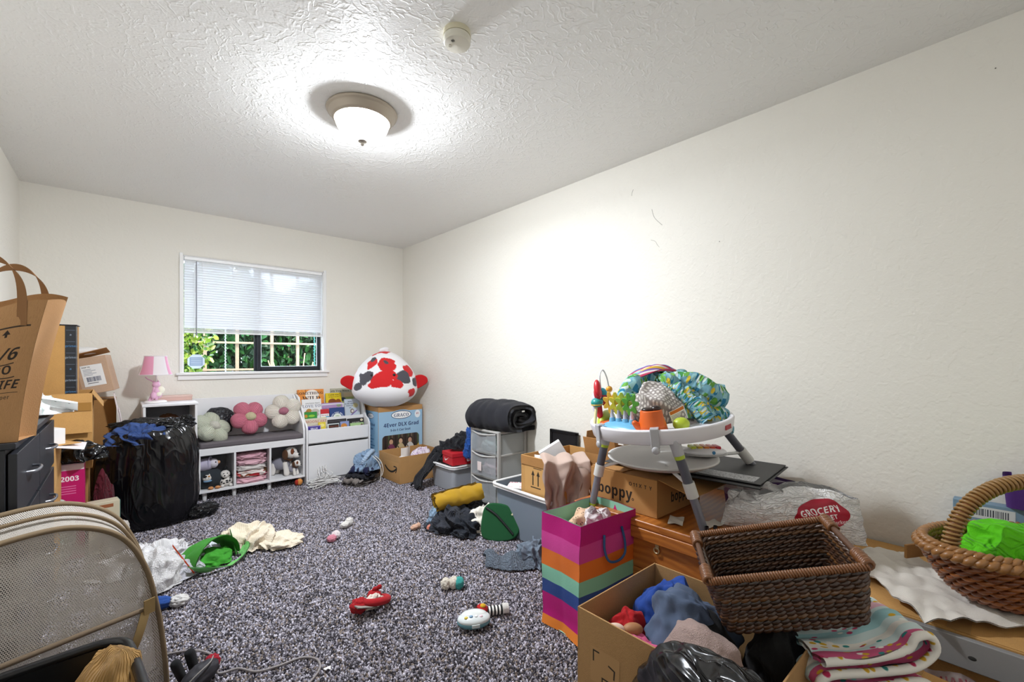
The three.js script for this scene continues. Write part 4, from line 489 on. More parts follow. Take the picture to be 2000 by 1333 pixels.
solo('flattened_carton', 'flattened white and pink carton leaning beside the cardboard stack', 'cardboard', [bx(0.006, 0.92, 0.2, 0, 0.46, 0, 0.001), bx(0.006, 0.2, 0.2, 0.008, 0.7, 0, 0.001)], S(0xeadfe0, 0.6), [0.115, 0.003, -4.35]).rotation.z = 0.16;
{ const t = carton('open_carton', 'cardboard carton with white inner flaps squeezed behind the dresser', [-0.39, 0, -3.42], 0, 0.28, 0.7, 0.36, KR3, { inner: WHITE }); const f = mesh('white_flap', bx(0.11, 0.004, 0.26, 0.055, 0, 0), S(0xf3ecee, 0.5), t); f.position.set(0.14, 0.7, 0); f.rotation.z = -0.2; }
{ const t = thing('small_carton', 'small white carton with a dark window lying on the carton behind the dresser', 'box', [-0.3, 0.703, -3.4], 0.5); mesh('carton', bx(0.13, 0.085, 0.1, 0, 0.0425, 0), WHITE, t); mesh('window_patch', bx(0.05, 0.05, 0.001, -0.02, 0.045, 0.0505), S(0x3a2a1c, 0.4), t); mesh('liner', bx(0.2, 0.004, 0.16, 0.02, 0.0, -0.0), KR3, t); }
{ const t = thing('magenta_box', 'magenta printed cardboard box with a barcode behind the dresser', 'box', [-0.3, 0, -3.84], 0), w = 0.29, h = 0.55, d = 0.24; t.position.z = -3.66; mesh('carton', bx(w, h, 0.1, 0, h / 2, 0), S(0xc01a66, 0.5), t);
  plate('printed_front', w - 0.003, h - 0.003, ctex(256, 440, (g) => { fill(g, '#c4186a', 0, 0, 256, 440); fill(g, '#e7d4e2', 0, 0, 256, 26); txt(g, '5382003', 176, 64, 32, '#fff'); fill(g, '#f1d6e2', 90, 94, 62, 46); fill(g, '#7f9a92', 98, 102, 46, 30); for (let i = 0; i < 4; i++) fill(g, '#e77ab0', 166, 98 + i * 11, 60, 4); fill(g, '#9a1050', 0, 250, 256, 190); }), t, [0, h / 2, 0.0508], 0, 0.4); mesh('lid', bx(w + 0.004, 0.004, 0.11, 0, h + 0.002, 0), S(0xd9c3d6, 0.4), t); }
solo('wipes_pack', 'white plastic pack of wipes in front of the magenta box', 'pack', blob(0.12, 0.185, 0.035, { seed: 12, amp: 0.06, pow: 0.65 }), S(0xe6e9e4, 0.35, { bumpMap: rep(wrinkle, 1), bumpScale: 0.008, map: ctex(128, 128, (g) => { fill(g, '#eceeea', 0, 0, 128, 128); for (let i = 0; i < 6; i++) fill(g, '#b9c9bd', 0, i * 22, 128, 6); }) }), [-0.31, 0.19, -3.555]);
{ const t = thing('book_box', 'beige and teal box set standing beside the magenta box', 'box', [-0.075, 0, -3.66], 0.15); mesh('carton', bx(0.14, 0.3, 0.09, 0, 0.15, 0), S(0xcfc6ac, 0.6), t); mesh('side_band', bx(0.004, 0.298, 0.088, 0.0705, 0.15, 0), S(0x3c6a66, 0.6), t); mesh('stripe', bx(0.1, 0.02, 0.001, -0.01, 0.275, 0.0455), S(0x9a5a34, 0.6), t); }
solo('maroon_bag', 'dark red bag slumped between the magenta box and black trash bag', 'bag', heap(0.06, 0.44, 0.06, { seed: 51, fold: 0.14, lump: 0.1 }), cl(0x5a0f20), [-0.075, 0, -3.78]);
// ------------------------------------------------------------ black trash bags
{ const t = thing('trash_bag', 'big open black plastic trash bag of clothes in front of the white cube shelf', 'trash bag', [0.165, 0, -4.03]);
  mesh('bag', bagBody([[0.001, 0.001], [0.7, 0.003], [0.92, 0.03], [1.0, 0.14], [0.99, 0.3], [0.98, 0.45], [0.92, 0.58], [0.82, 0.655], [0.72, 0.665], [0.62, 0.635], [0.5, 0.56]], 0.28, 0.18, { seed: 3, amp: 0.075, pleat: 15, tilt: 0.02, fine: 0.35 }), BAG, t);
  mesh('tail', blob(0.1, 0.05, 0.05, { seed: 8, amp: 0.25, freq: 3, flat: -0.04 }).rotateY(0.3).translate(0.3, 0.05, 0.08), BAG, t);
  mesh('twisted_top', [blob(0.11, 0.045, 0.06, { seed: 5, amp: 0.3, freq: 3 }).translate(0.14, 0.685, 0.02), blob(0.045, 0.03, 0.03, { seed: 7, amp: 0.3, freq: 3 }).translate(0.2, 0.72, 0.03), blob(0.2, 0.05, 0.05, { seed: 9, amp: 0.25, freq: 3 }).translate(-0.02, 0.685, -0.09)], BAG, t);
  solo('blue_clothes', 'blue clothes heaped in the open mouth of the black trash bag', 'clothes', heap(0.16, 0.12, 0.12, { seed: 17, fold: 0.26, k: 9 }), cl(0x39538c), [0.1, 0.575, -3.995]);
}
{ const t = thing('trash_bag', 'low black plastic bag slumped on the magenta box side of the big trash bag', 'trash bag', [-0.19, 0.557, -3.665]); mesh('bag', heap(0.13, 0.1, 0.09, { seed: 61, fold: 0.2, k: 8 }), BAG, t); }
// ------------------------------------------------------------ mesh hamper
{ const a = Math.atan2(0.498, 0.946), t = thing('mesh_hamper', 'pop-up laundry hamper of taupe mesh with bound wire hoops', 'hamper', [0.1, 0.002, -2.0], a); // local -x runs along the front
  const bind = S(0x7d6a50, 0.85), mw = 0.8, hoop = (w, h, z, x1, lean) => { const r = 0.26, P = [[x1, 0.0], [x1 - 0.008, 0.12], [x1 - 0.03, h * 0.45], [x1 - 0.07, h * 0.7], [x1 - 0.14, h * 0.88], [x1 - 0.26, h * 0.985], [x1 - 0.42, h], [x1 - 0.54, h * 0.97], [x1 - 0.64, h * 0.87], [x1 - 0.69, h * 0.6], [x1 - 0.7, 0.2], [x1 - 0.7, 0.0]]; return P.map(([x, y]) => [x, y, z + lean * y]); };
  const hole = ctex(128, 128, (g) => { fill(g, '#fff', 0, 0, 128, 128); for (let j = 0; j < 8; j++) for (let i = 0; i < 8; i++) oval(g, '#000', (i + (j % 2) * 0.5) * 16 + 4, j * 16 + 8, 5.4, 5.4); }); hole.colorSpace = THREE.NoColorSpace;
  const net = S(0xc4bcb2, 0.75, { alphaMap: rep(hole, 22), alphaTest: 0.5, side: 2 });
  const panel = (P, hem) => { const g = new THREE.ShapeGeometry(new THREE.Shape(curve(P.map(([x, y]) => [x, y, 0])).getPoints(60).map((p) => new THREE.Vector2(p.x, p.y)))); const z0 = P[0][2], l = (P[6][2] - z0) / P[6][1], p = g.attributes.position; for (let i = 0; i < p.count; i++) p.setZ(i, z0 + l * p.getY(i)); g.computeVertexNormals(); return g; };
  const F = hoop(mw, 0.655, 0, 0.03, -0.02), B = hoop(mw, 0.7, -0.12, 0.075, -0.03);
  mesh('front_hoop', tube(F, 0.0085, 120, 8), bind, t); mesh('back_hoop', tube(B, 0.0085, 120, 8), bind, t); mesh('front_net', panel(F), net, t); mesh('back_net', panel(B), net, t);
  const cf = curve(F), cb = curve(B); mesh('side_net', shell(110, 8, (u, v) => { const p = cf.getPointAt(u), q = cb.getPointAt(u); const s = sin(v * PI) * 0.012; return [lerp(p.x, q.x, v) + 0, lerp(p.y, q.y, v) - s, lerp(p.z, q.z, v)]; }, 0.0006, 2.2, 0.16), net, t);
  mesh('middle_hoop', tube(F.map(([x, y, z], i) => [x + 0.02 - (i > 6 ? 0.02 : 0), y * 1.045, z - 0.06]), 0.006, 120, 8), bind, t);
  mesh('hem_band', tube([[-0.02, 0.3, 0.006], [-0.3, 0.322, 0.008], [-0.5, 0.335, 0.006], [-0.66, 0.335, 0.004]], 0.0085, 40, 8), S(0x6d5c48, 0.9), t);
  mesh('strap', [bx(0.034, 0.05, 0.004, -0.035, 0.31, 0.016, 0.001).rotateZ(-0.0), shell(14, 3, (u, v) => [-0.045 - u * 0.06 + (v - 0.5) * 0.03, 0.3 - u * 0.15, 0.014 + 0.01 * sin(u * 3)], 0.002)], S(0x8d7448, 0.85), t);
}
{ const t = thing('plastic_bin', 'glossy black plastic bin in front of the mesh hamper', 'bin', [-0.2, 0.001, -1.28], 0.1), m = S(0x131316, 0.32), w = 0.46, d = 0.42, h = 0.45;
  const rr = (W_, D_, r, n = 10) => { const o = []; [[1, 1], [-1, 1], [-1, -1], [1, -1]].forEach(([sx, sz], k) => { for (let i = 0; i <= n; i++) { const a = (k + i / n) * PI / 2; o.push([sx * (W_ / 2 - r) + r * cos(a), sz * (D_ / 2 - r) + r * sin(a)]); } }); o.push(o[0]); return o; };
  const wallG = shell(43, 10, (u, v) => { const o = rr(lerp(w * 0.84, w, v), lerp(d * 0.84, d, v), 0.06), p = o[Math.round(u * 43)]; return [p[0], 0.004 + v * (h - 0.006), p[1]]; }, 0.004); mesh('wall', wallG, m, t);
  mesh('rim', tube(rr(w + 0.008, d + 0.008, 0.064, 6).slice(0, -1).map(([x, z]) => [x, h, z]), 0.011, 120, 8, true), m, t); mesh('floor_panel', bx(w * 0.82, 0.006, d * 0.82, 0, 0.004, 0, 0.002), m, t);
  solo('tan_pillow', 'tan ribbed cushion stuffed in the black plastic bin', 'cushion', blob(0.06, 0.16, 0.09, { seed: 21, amp: 0.1, pow: 0.8 }), cloth(0xb98e52, { bumpMap: rep(ribs, 2), bumpScale: 0.004 }), [-0.035, 0.325, -1.385], 0.3).rotation.z = -0.25;
  solo('white_cloth', 'white cloth at the bottom of the black plastic bin', 'cloth', heap(0.1, 0.16, 0.1, { seed: 22 }), cl(0xe6e2da), [-0.22, 0.012, -1.3]);
}
// ------------------------------------------------------------ white bags and clothes behind the hamper
{ const t = thing('white_trash_bag', 'white translucent trash bag with an orange drawstring beside the green hat', 'trash bag', [0.12, 0, -2.93]); mesh('bag', heap(0.12, 0.17, 0.13, { seed: 71, fold: 0.2, k: 7, sharp: 1.4 }), S(0xeae7e6, 0.35, { transmission: 0.2, thickness: 0, bumpMap: rep(wrinkle, 3), bumpScale: 0.004 }), t); mesh('drawstring', shell(20, 2, (u, v) => [0.09 + u * 0.09, 0.17 - u * 0.16 + (v - 0.5) * 0.012, -0.03 + u * 0.05], 0.0015), S(0xe8511f, 0.5), t); }
solo('white_shirt', 'rumpled white shirt lying behind the white trash bag', 'clothes', heap(0.19, 0.09, 0.14, { seed: 73, fold: 0.3, k: 9 }), cl(0xe8e5e6), [0.12, 0, -3.22], 0.3);
solo('grey_shirt', 'crumpled pale grey shirt between the white trash bag and green hat', 'clothes', heap(0.13, 0.06, 0.1, { seed: 74, fold: 0.3, k: 9 }), cl(0xc3c1c9), [0.27, 0, -3.02], 0.6);
solo('cream_blanket_roll', 'cream fabric roll standing behind the hamper against the big trash bag', 'cloth', blob(0.055, 0.11, 0.055, { seed: 75, amp: 0.12 }), cloth(0xcfc6bd), [-0.02, 0.12, -3.42], 0.3).rotation.z = -0.4;
// ------------------------------------------------------------ storage totes and drawer tower along the right wall
const tubMat = (c, o = 0.75) => S(c, 0.35, { transmission: 0.35, thickness: 0 });
function rrect(W_, D_, r, n = 6) { const o = []; [[1, 1], [-1, 1], [-1, -1], [1, -1]].forEach(([sx, sz], k) => { for (let i = 0; i <= n; i++) { const a = (k + i / n) * PI / 2; o.push([sx * (W_ / 2 - r) + r * cos(a), sz * (D_ / 2 - r) + r * sin(a)]); } }); o.push(o[0]); return o; }
function tote(name, label, pos, w, h, d, m, rimM, turn = 0, taper = 0.88) {
  const t = thing(name, label, 'tote', pos, turn), n = 27;
  mesh('tub', shell(n, 8, (u, v) => { const o = rrect(lerp(w * taper, w, v), lerp(d * taper, d, v), 0.035), p = o[Math.round(u * n)]; return [p[0], 0.004 + v * (h - 0.008), p[1]]; }, 0.003), m, t);
  mesh('base', bx(w * taper - 0.004, 0.005, d * taper - 0.004, 0, 0.004, 0, 0.002), m, t);
  mesh('rim', [shell(n, 3, (u, v) => { const k = [0, 0.014, 0.016, 0.016][Math.round(v * 3)], y = [0, 0, -0.01, -0.022][Math.round(v * 3)], o = rrect(w + 2 * k, d + 2 * k, 0.037 + k), p = o[Math.round(u * n)]; return [p[0], h + y, p[1]]; }, 0.004), tube(rrect(w + 0.03, d + 0.03, 0.05, 5).slice(0, -1).map(([x, z]) => [x, h - 0.003, z]), 0.007, 140, 8, true)], rimM, t); return t;
}
const greyTub = S(0xc9ccd2, 0.3, { transmission: 0.3, thickness: 0 }), blueTub = S(0xa9b6c4, 0.28, { transmission: 0.42, thickness: 0 }), rimW = S(0xe6e4e2, 0.4);
tote('storage_tote', 'small clear grey storage tote under the red shoe box', [2.3, 0, -3.385], 0.31, 0.225, 0.38, greyTub, rimW);
solo('tote_clothes', 'pale clothes packed inside the small grey storage tote', 'clothes', heap(0.115, 0.15, 0.14, { seed: 91 }), cl(0xb9b9c0), [2.3, 0.012, -3.385]);
{ const t = thing('shoe_box', 'red shoe box with a white swoosh sitting on the small grey tote', 'shoe box', [2.295, 0.232, -3.29], -0.12), m = S(0xc3202b, 0.5), w = 0.27, h = 0.085, d = 0.19; mesh('body', bx(w, h, d, 0, h / 2, 0), m, t); mesh('lid', bx(w + 0.008, 0.034, d + 0.008, 0, h + 0.004, 0), m, t);
  const sw = () => { const s = new THREE.Shape(); s.moveTo(0, 0.012); s.bezierCurveTo(-0.008, -0.002, -0.004, -0.016, 0.012, -0.014); s.bezierCurveTo(0.03, -0.01, 0.055, 0.006, 0.078, 0.018); s.bezierCurveTo(0.05, 0.004, 0.025, -0.003, 0.012, -0.004); s.bezierCurveTo(0.004, -0.004, 0, 0.002, 0, 0.012); return new THREE.ShapeGeometry(s); };
  const a = mesh('swoosh_mark', sw(), S(0xf6efec, 0.5), t); a.position.set(0.01, 0.042, d / 2 + 0.0008); a.scale.set(1.1, 1.4, 1); const b = mesh('swoosh_mark', sw(), S(0xf6efec, 0.5), t); b.position.set(-w / 2 - 0.0008, 0.045, -0.05); b.rotation.y = -PI / 2; b.scale.set(1.1, 1.3, 1); }
solo('black_trousers', 'black trousers draped over the far rim of the small grey tote to the carpet', 'clothes', mg([shell(60, 16, (u, v) => { const s = u, x = lerp(2.26, 1.97, sst(s, 0, 1)), y = s < 0.3 ? 0.3 - 0.02 * s + 0.02 * sin(s * 9) : max(0.02, 0.3 - (s - 0.3) * 0.42), zz = -3.52 + (v - 0.5) * (0.12 + 0.05 * s) + 0.02 * N3(s * 4, v * 3, 2); return [x + 0.02 * N3(u * 6, v * 5, 1), y + 0.022 * sin(v * 9 + u * 6), zz]; }, 0.014), heap(0.1, 0.15, 0.09, { seed: 92, fold: 0.3 }).translate(2.27, 0.235, -3.5)]), cl(0x26262b));
solo('black_jacket', 'black jacket heaped on the red shoe box', 'clothes', heap(0.1, 0.13, 0.1, { seed: 93, fold: 0.24, k: 6 }), cl(0x1e1f24), [2.31, 0.352, -3.33]);
solo('blue_jacket', 'royal blue jacket with a red cuff wedged against the drawer tower', 'clothes', heap(0.085, 0.3, 0.085, { seed: 94, fold: 0.26, k: 9 }), cl(0x2a5aa8), [2.33, 0.3, -3.14]);
{ const t = thing('drawer_tower', 'grey plastic drawer tower with clear bowed drawers', 'drawer tower', [2.315, 0, -2.79]), fr = S(0xb9b6b2, 0.4), w = 0.3, d = 0.36, h = 0.6, cl = S(0xe9ecee, 0.15, { transmission: 0.75, thickness: 0 }); // drawers open towards -x
  for (const z of [-d / 2 + 0.012, d / 2 - 0.012]) for (const x of [-w / 2 + 0.014, w / 2 - 0.014]) mesh('post', bx(0.026, h - 0.02, 0.022, x, h / 2, z, 0.005), fr, t);
  mesh('top', bx(w, 0.022, d, 0, h - 0.011, 0, 0.008), fr, t); for (const y of [0.41, 0.22]) mesh('divider_frame', bx(w - 0.01, 0.014, d - 0.004, 0, y, 0), fr, t); mesh('base', bx(w, 0.03, d, 0, 0.025, 0, 0.006), fr, t);
  for (const z of [-1, 1]) mesh('side_panel', bx(w - 0.05, h - 0.06, 0.003, 0, h / 2, z * (d / 2 - 0.012)), S(0xe3e5e4, 0.3, { transmission: 0.6, thickness: 0 }), t);
  [[0.425, 0.15], [0.235, 0.17], [0.05, 0.16]].forEach(([y, hh], i) => { const g = shell(16, 6, (u, v) => { const z = (u - 0.5) * (d - 0.05), b = 0.022 * cos((u - 0.5) * PI); return [-w / 2 - 0.004 - b * (0.5 + 0.5 * v), y + v * hh, z]; }, 0.003), q = mesh('drawer', g, cl, t); mesh('drawer_lip', tube([[-w / 2 - 0.004, y + hh, -d / 2 + 0.026], [-w / 2 - 0.03, y + hh - 0.012, 0], [-w / 2 - 0.004, y + hh, d / 2 - 0.026]], 0.0065, 24, 8), fr, q); });
  mesh('drawer_insert', bx(0.003, 0.07, 0.05, -w / 2 - 0.03, 0.31, -0.02), S(0xe9d9d6, 0.5), t); }
solo('drawer_contents', 'pale green bedding seen inside the upper clear drawer', 'bedding', heap(0.1, 0.11, 0.12, { seed: 95 }), cl(0x9fb0aa), [2.3, 0.421, -2.79]);
solo('drawer_contents', 'pink and white baby clothes seen inside the middle clear drawer', 'bedding', heap(0.1, 0.12, 0.12, { seed: 96 }), cl(0xd9b8bc), [2.3, 0.231, -2.79]);
{ const p = [[0.13, 0.02], [-0.1, 0.015], [-0.15, 0.05], [-0.165, 0.11], [-0.13, 0.18], [-0.02, 0.205], [0.09, 0.19], [0.135, 0.14], [0.13, 0.08], [0.06, 0.05], [-0.06, 0.05], [-0.1, 0.09], [-0.07, 0.14], [0.02, 0.15], [0.08, 0.12], [0.05, 0.095], [-0.03, 0.1]];
  const t = thing('rolled_blanket', 'thick charcoal blanket rolled up on the drawer tower', 'blanket', [2.3, 0.6, -2.74], 0.12); mesh('fleece', folded(p, 0.46, 0.034, { seed: 5, wob: 0.016, round: 0.06, nu: 150 }), cloth(0x24242a, { sheen: 0.5 }), t); mesh('care_tag', bx(0.03, 0.012, 0.004, 0.0, 0.155, 0.235), S(0xd8d6cf, 0.7), t); }
// ---- heap of towels and clothes in front of the tower
{ const sp = []; for (let i = 0; i <= 26; i++) { const a = i / 26 * 4.2 * PI, r = 0.012 + 0.062 * i / 26; sp.push([cos(a) * r * 1.05, 0.082 + sin(a) * r * 0.92]); }
  const m = solo('rolled_towel', 'yellow towel rolled up on the clothes heap', 'towel', folded(sp, 0.34, 0.014, { seed: 7, wob: 0.01, nu: 170 }), cloth(0xd9a928, { bumpMap: rep(fuzz, 4), bumpScale: 0.003 }), [1.8, 0.11, -2.6], 1.32); m.rotation.order = 'YXZ'; m.rotation.x = -0.12; }
solo('dark_clothes', 'navy and charcoal clothes heaped under the yellow towel', 'clothes', heap(0.17, 0.14, 0.15, { seed: 101, fold: 0.3, k: 9 }), cl(0x33363f), [1.74, 0, -2.6], 0.3);
solo('dark_clothes', 'charcoal sweatshirt bunched under the far end of the yellow towel', 'clothes', heap(0.11, 0.12, 0.1, { seed: 107, fold: 0.24, k: 7 }), cl(0x2a2c33), [1.93, 0, -2.6], 0.5);
solo('black_shirt', 'shiny black garment between the dark heap and printed muslin', 'clothes', heap(0.12, 0.09, 0.09, { seed: 102, fold: 0.3, k: 9 }), cl(0x1d222b), [1.75, 0, -2.41], 0.2);
solo('blue_shirt', 'light blue shirt showing beneath the yellow towel', 'clothes', heap(0.06, 0.12, 0.06, { seed: 103, fold: 0.3 }), cl(0x8fa8c0), [1.64, 0, -2.66]);
solo('printed_muslin', 'white muslin with black animal print over the clothes heap', 'cloth', mg([heap(0.13, 0.15, 0.11, { seed: 104, fold: 0.2, k: 7 }), shell(24, 14, (u, v) => [0.0 + (u - 0.5) * 0.13 + 0.02 * v, 0.17 - v * 0.165, 0.1 + 0.06 * v + 0.015 * sin(u * 9)], 0.004)]), S(0xffffff, 0.95, { map: ctex(256, 256, (g) => { fill(g, '#ece5d8', 0, 0, 256, 256); const r = rng(6); for (let i = 0; i < 26; i++) { const x = r() * 256, y = r() * 256; oval(g, '#2f333c', x, y, 9, 6, r() * 3); oval(g, '#2f333c', x + 9, y - 6, 5, 4); oval(g, '#a9b3bd', x + 18, y + 14, 4, 3); } }, [4, 4]) }), [1.86, 0, -2.4], 0.3);
{ const t = thing('green_pouch', 'dark green canvas pouch with a black zip leaning on the large tote', 'pouch', [1.85, 0.004, -2.2], -0.9); t.scale.setScalar(0.82); t.rotation.order = 'YXZ'; t.rotation.x = -0.35;
  mesh('fabric', extr(shp([[-0.13, 0.0], [0.08, 0.0], [0.135, 0.06], [0.12, 0.15], [0.05, 0.225], [-0.12, 0.23], [-0.15, 0.12]], true), 0.035, 0.012, 4), cloth(0x14502a), t); mesh('zip', tube([[-0.13, 0.215, 0.05], [-0.05, 0.17, 0.052], [0.03, 0.1, 0.052], [0.1, 0.03, 0.05]], 0.009, 30, 8), S(0x101512, 0.6), t); mesh('tag', bx(0.012, 0.028, 0.002, -0.03, 0.2, 0.05), S(0xd9cfa8, 0.6), t).rotation.z = -0.6; }
solo('baby_sock', 'small coral and black baby sock lying beside the clothes heap', 'sock', mg([blob(0.04, 0.022, 0.026, { seed: 22, amp: 0.2, freq: 3 }).translate(0.04, 0.021, 0), blob(0.03, 0.02, 0.02, { seed: 23, amp: 0.2 }).translate(-0.01, 0.019, 0.004)]), cloth(0xd98872), [1.585, 0, -2.63], 0.4);
solo('baby_sock', 'small peach baby sock with a grey knot near the clothes heap', 'sock', mg([blob(0.03, 0.018, 0.02, { seed: 24, amp: 0.2 }).translate(0, 0.017, 0), blob(0.016, 0.02, 0.016).translate(0.035, 0.019, 0)]), cloth(0xe3b79c), [1.5, 0, -2.7], 0.2);
solo('denim_trousers', 'grey-blue trousers rumpled on the carpet by the gift bag', 'clothes', mg([shell(50, 18, (u, v) => { const a = v * PI; return [u * 0.3 + 0.01 * N3(v * 5, u * 4, 1), 0.008 + sin(a) * (0.05 + 0.018 * sin(u * 16)) + 0.01 * N3(u * 9, v * 5, 3), (v - 0.5) * 0.15 + 0.07 * sin(u * 2.4)]; }, 0.008), heap(0.1, 0.11, 0.09, { seed: 106, fold: 0.34, k: 11 }).translate(0.29, 0, 0.05)]), cl(0x75818f), [1.56, 0, -2.0], -0.55);
// ---- large tote with its carton
tote('storage_tote', 'large clear blue-grey storage tote packed with dark clothes', [2.14, 0, -2.05], 0.5, 0.33, 0.56, blueTub, rimW, 0.0);
solo('tote_clothes', 'dark navy clothes packed inside the large tote', 'clothes', heap(0.2, 0.25, 0.215, { seed: 110, fold: 0.16, k: 8 }), cl(0x2b3340), [2.14, 0.012, -2.05]);
{ const t = carton('open_carton', 'open kraft carton with two printed arrows standing in the large tote', [2.14, 0.285, -1.9], 0.0, 0.46, 0.27, 0.35, KR3);
  plate('arrow_print', 0.3, 0.18, ctex(384, 230, (g) => { fill(g, '#cf9f60', 0, 0, 384, 230); for (const x of [92, 150]) { fill(g, '#2c2218', x - 6, 80, 12, 90); g.fillStyle = '#2c2218'; g.beginPath(); g.moveTo(x, 52); g.lineTo(x + 18, 92); g.lineTo(x - 18, 92); g.fill(); } fill(g, '#2c2218', 66, 182, 112, 8); fill(g, '#2c2218', 96, 34, 90, 5); fill(g, '#8a6638', 250, 40, 110, 26); bars(g, 256, 44, 98, 18, 4, '#3a2c1c'); fill(g, '#9a744a', 268, 84, 80, 5); fill(g, '#9a744a', 290, 98, 60, 5); }), t, [-0.2308, 0.14, 0.01], -PI / 2, 0.85);
  mesh('rim_flap', bx(0.004, 0.055, 0.345, -0.2335, 0.242, 0, 0.001), KR2, t); }
solo('carton_clothes', 'white cloth stuffed into the kraft carton with the arrows', 'clothes', heap(0.09, 0.15, 0.09, { seed: 112, fold: 0.2, k: 6 }), cl(0xe9e4dd), [2.02, 0.39, -1.98]);
solo('carton_clothes', 'dark red cloth poking out of the kraft carton with the arrows', 'clothes', heap(0.075, 0.19, 0.075, { seed: 113, fold: 0.2, k: 6 }), cl(0x8f1a34), [2.16, 0.38, -1.99]);
solo('carton_clothes', 'grey cloth deep in the kraft carton with the arrows', 'clothes', heap(0.14, 0.16, 0.11, { seed: 114, fold: 0.12 }), cl(0x6b7078), [2.18, 0.3, -1.9]);
{ const m = solo('folded_card', 'white folded board sticking out of the kraft carton', 'board', [bx(0.15, 0.2, 0.006, 0, 0.1, 0), bx(0.15, 0.006, 0.05, 0, 0.198, -0.024)], S(0xe9eaec, 0.5), [2.09, 0.44, -1.86], -0.7); m.rotation.order = 'YXZ'; m.rotation.z = 0.55; }
{ const t = thing('cardigan', 'dusty beige knit cardigan draped over the corner of the kraft carton', 'cardigan', [1.93, 0.3, -1.735], -0.6), m = cloth(0xcbb2a4);
  mesh('body', shell(60, 60, (u, v) => { const s = v; const top = 0.275, x = (u - 0.5) * (0.22 + 0.05 * sin(v * 4)); const hang = s < 0.3 ? 0 : (s - 0.3); return [x + 0.02 * N3(u * 4, v * 4, 3), top - hang * (0.44 + 0.09 * sin(u * 5 + 1)) + 0.012 * sin(u * 14) + (s < 0.3 ? 0.02 * sin(s * 9) : 0), (s < 0.3 ? -0.12 + s * 0.5 : 0.035 + 0.02 * sin(u * 13 + v * 3) + 0.03 * sin(v * 5)) + 0.014 * sin(u * 31 + 6 * N3(u * 3, v * 4, 1)) * sst(v, 0.25, 0.6)]; }, 0.006), m, t);
  mesh('sleeve', shell(36, 16, (u, v) => { const a = v * 2 * PI; return [0.1 + 0.028 * cos(a) + 0.02 * sin(u * 5), 0.24 - u * 0.27, 0.05 + 0.02 * sin(a) + 0.012 * sin(u * 11)]; }, 0.005), m, t);
  mesh('tie_cord', [tube([[0.07, 0.0, 0.07], [0.06, -0.05, 0.09], [0.09, -0.09, 0.1], [0.12, -0.07, 0.1]], 0.004, 30, 6), tube([[0.13, 0.12, 0.08], [0.15, 0.04, 0.09], [0.13, -0.04, 0.09]], 0.004, 30, 6)], m, t); }
solo('store_flyer', 'folded white flyer with red print lying on the large tote', 'flyer', bx(0.13, 0.012, 0.14, 0, 0.006, 0), S(0xffffff, 0.6, { map: ctex(128, 128, (g) => { fill(g, '#efeae8', 0, 0, 128, 128); txt(g, 'COSTCO', 64, 52, 30, '#b22040'); fill(g, '#c46a80', 16, 84, 90, 5); fill(g, '#c46a80', 16, 96, 70, 5); }, [7, 7]) }), [2.0, 0.302, -2.21], -0.9);
{ const t = thing('framed_picture', 'square black picture frame standing against the right wall', 'frame', [2.455, 0.335, -2.2]); mesh('panel', bx(0.014, 0.29, 0.26, 0, 0.145, 0), S(0x1a191c, 0.4), t); mesh('border', [bx(0.02, 0.022, 0.27, -0.004, 0.285, 0), bx(0.02, 0.022, 0.27, -0.004, 0.011, 0), bx(0.02, 0.29, 0.022, -0.004, 0.145, 0.124), bx(0.02, 0.29, 0.022, -0.004, 0.145, -0.124)], S(0x131215, 0.35), t); }
// ------------------------------------------------------------ pine chest
{ const tex = dtex(512, (u, v) => { const w = P2(u * 0.5, v, 6) * 0.05, g = 0.5 + 0.5 * sin((v + w + 0.02 * P2(u, v, 4)) * 2 * PI * 16), f = P2(u * 0.2, v, 200) * 0.12; let k = 0; for (const [a, b] of [[0.2, 0.3], [0.7, 0.62], [0.45, 0.85]]) { const d = hypot((u - a) * 1.6, (v - b) * 2.6); k = max(k, sst(0.07 - d, 0, 0.03)); } const t = clamp(0.3 + 0.5 * g + f); return [lerp(lerp(0.58, 0.76, t), 0.25, k), lerp(lerp(0.31, 0.47, t), 0.13, k), lerp(lerp(0.1, 0.19, t), 0.05, k)]; }, [1.2, 2.2], true);
  const m = S(0xffffff, 0.4, { map: tex, clearcoat: 0.3, clearcoatRoughness: 0.3 }), t = thing('pine_chest', 'honey pine blanket chest under the activity centre', 'chest', [2.085, 0, -1.0]), w = 0.7, d = 0.92, h = 0.45;
  mesh('lid', bx(w + 0.04, 0.034, d + 0.03, 0, h - 0.017, 0, 0.008), m, t); mesh('lid_edge', bx(0.022, 0.05, d + 0.03, -w / 2 - 0.01, h - 0.058, 0, 0.005), m, t);
  mesh('front_board', bx(0.02, 0.165, d, -w / 2 + 0.01, 0.315, 0), m, t); mesh('front_board', bx(0.02, 0.19, d, -w / 2 + 0.01, 0.135, 0), m, t); mesh('plinth', bx(0.026, 0.05, d + 0.01, -w / 2 + 0.006, 0.026, 0), m, t);
  for (const s of [-1, 1]) mesh('end_board', bx(w - 0.022, h - 0.036, 0.02, 0.01, (h - 0.036) / 2, s * (d / 2 - 0.012)), m, t); mesh('back_board', bx(0.018, h - 0.036, d - 0.05, w / 2 - 0.01, (h - 0.036) / 2, 0), m, t);
  mesh('clasp', [bx(0.006, 0.03, 0.018, -w / 2 - 0.003, 0.355, -0.02), new THREE.TorusGeometry(0.012, 0.003, 8, 20).rotateY(PI / 2).translate(-w / 2 - 0.008, 0.338, -0.02)], S(0xcdbf9a, 0.3, { metalness: 0.8 }), t); }
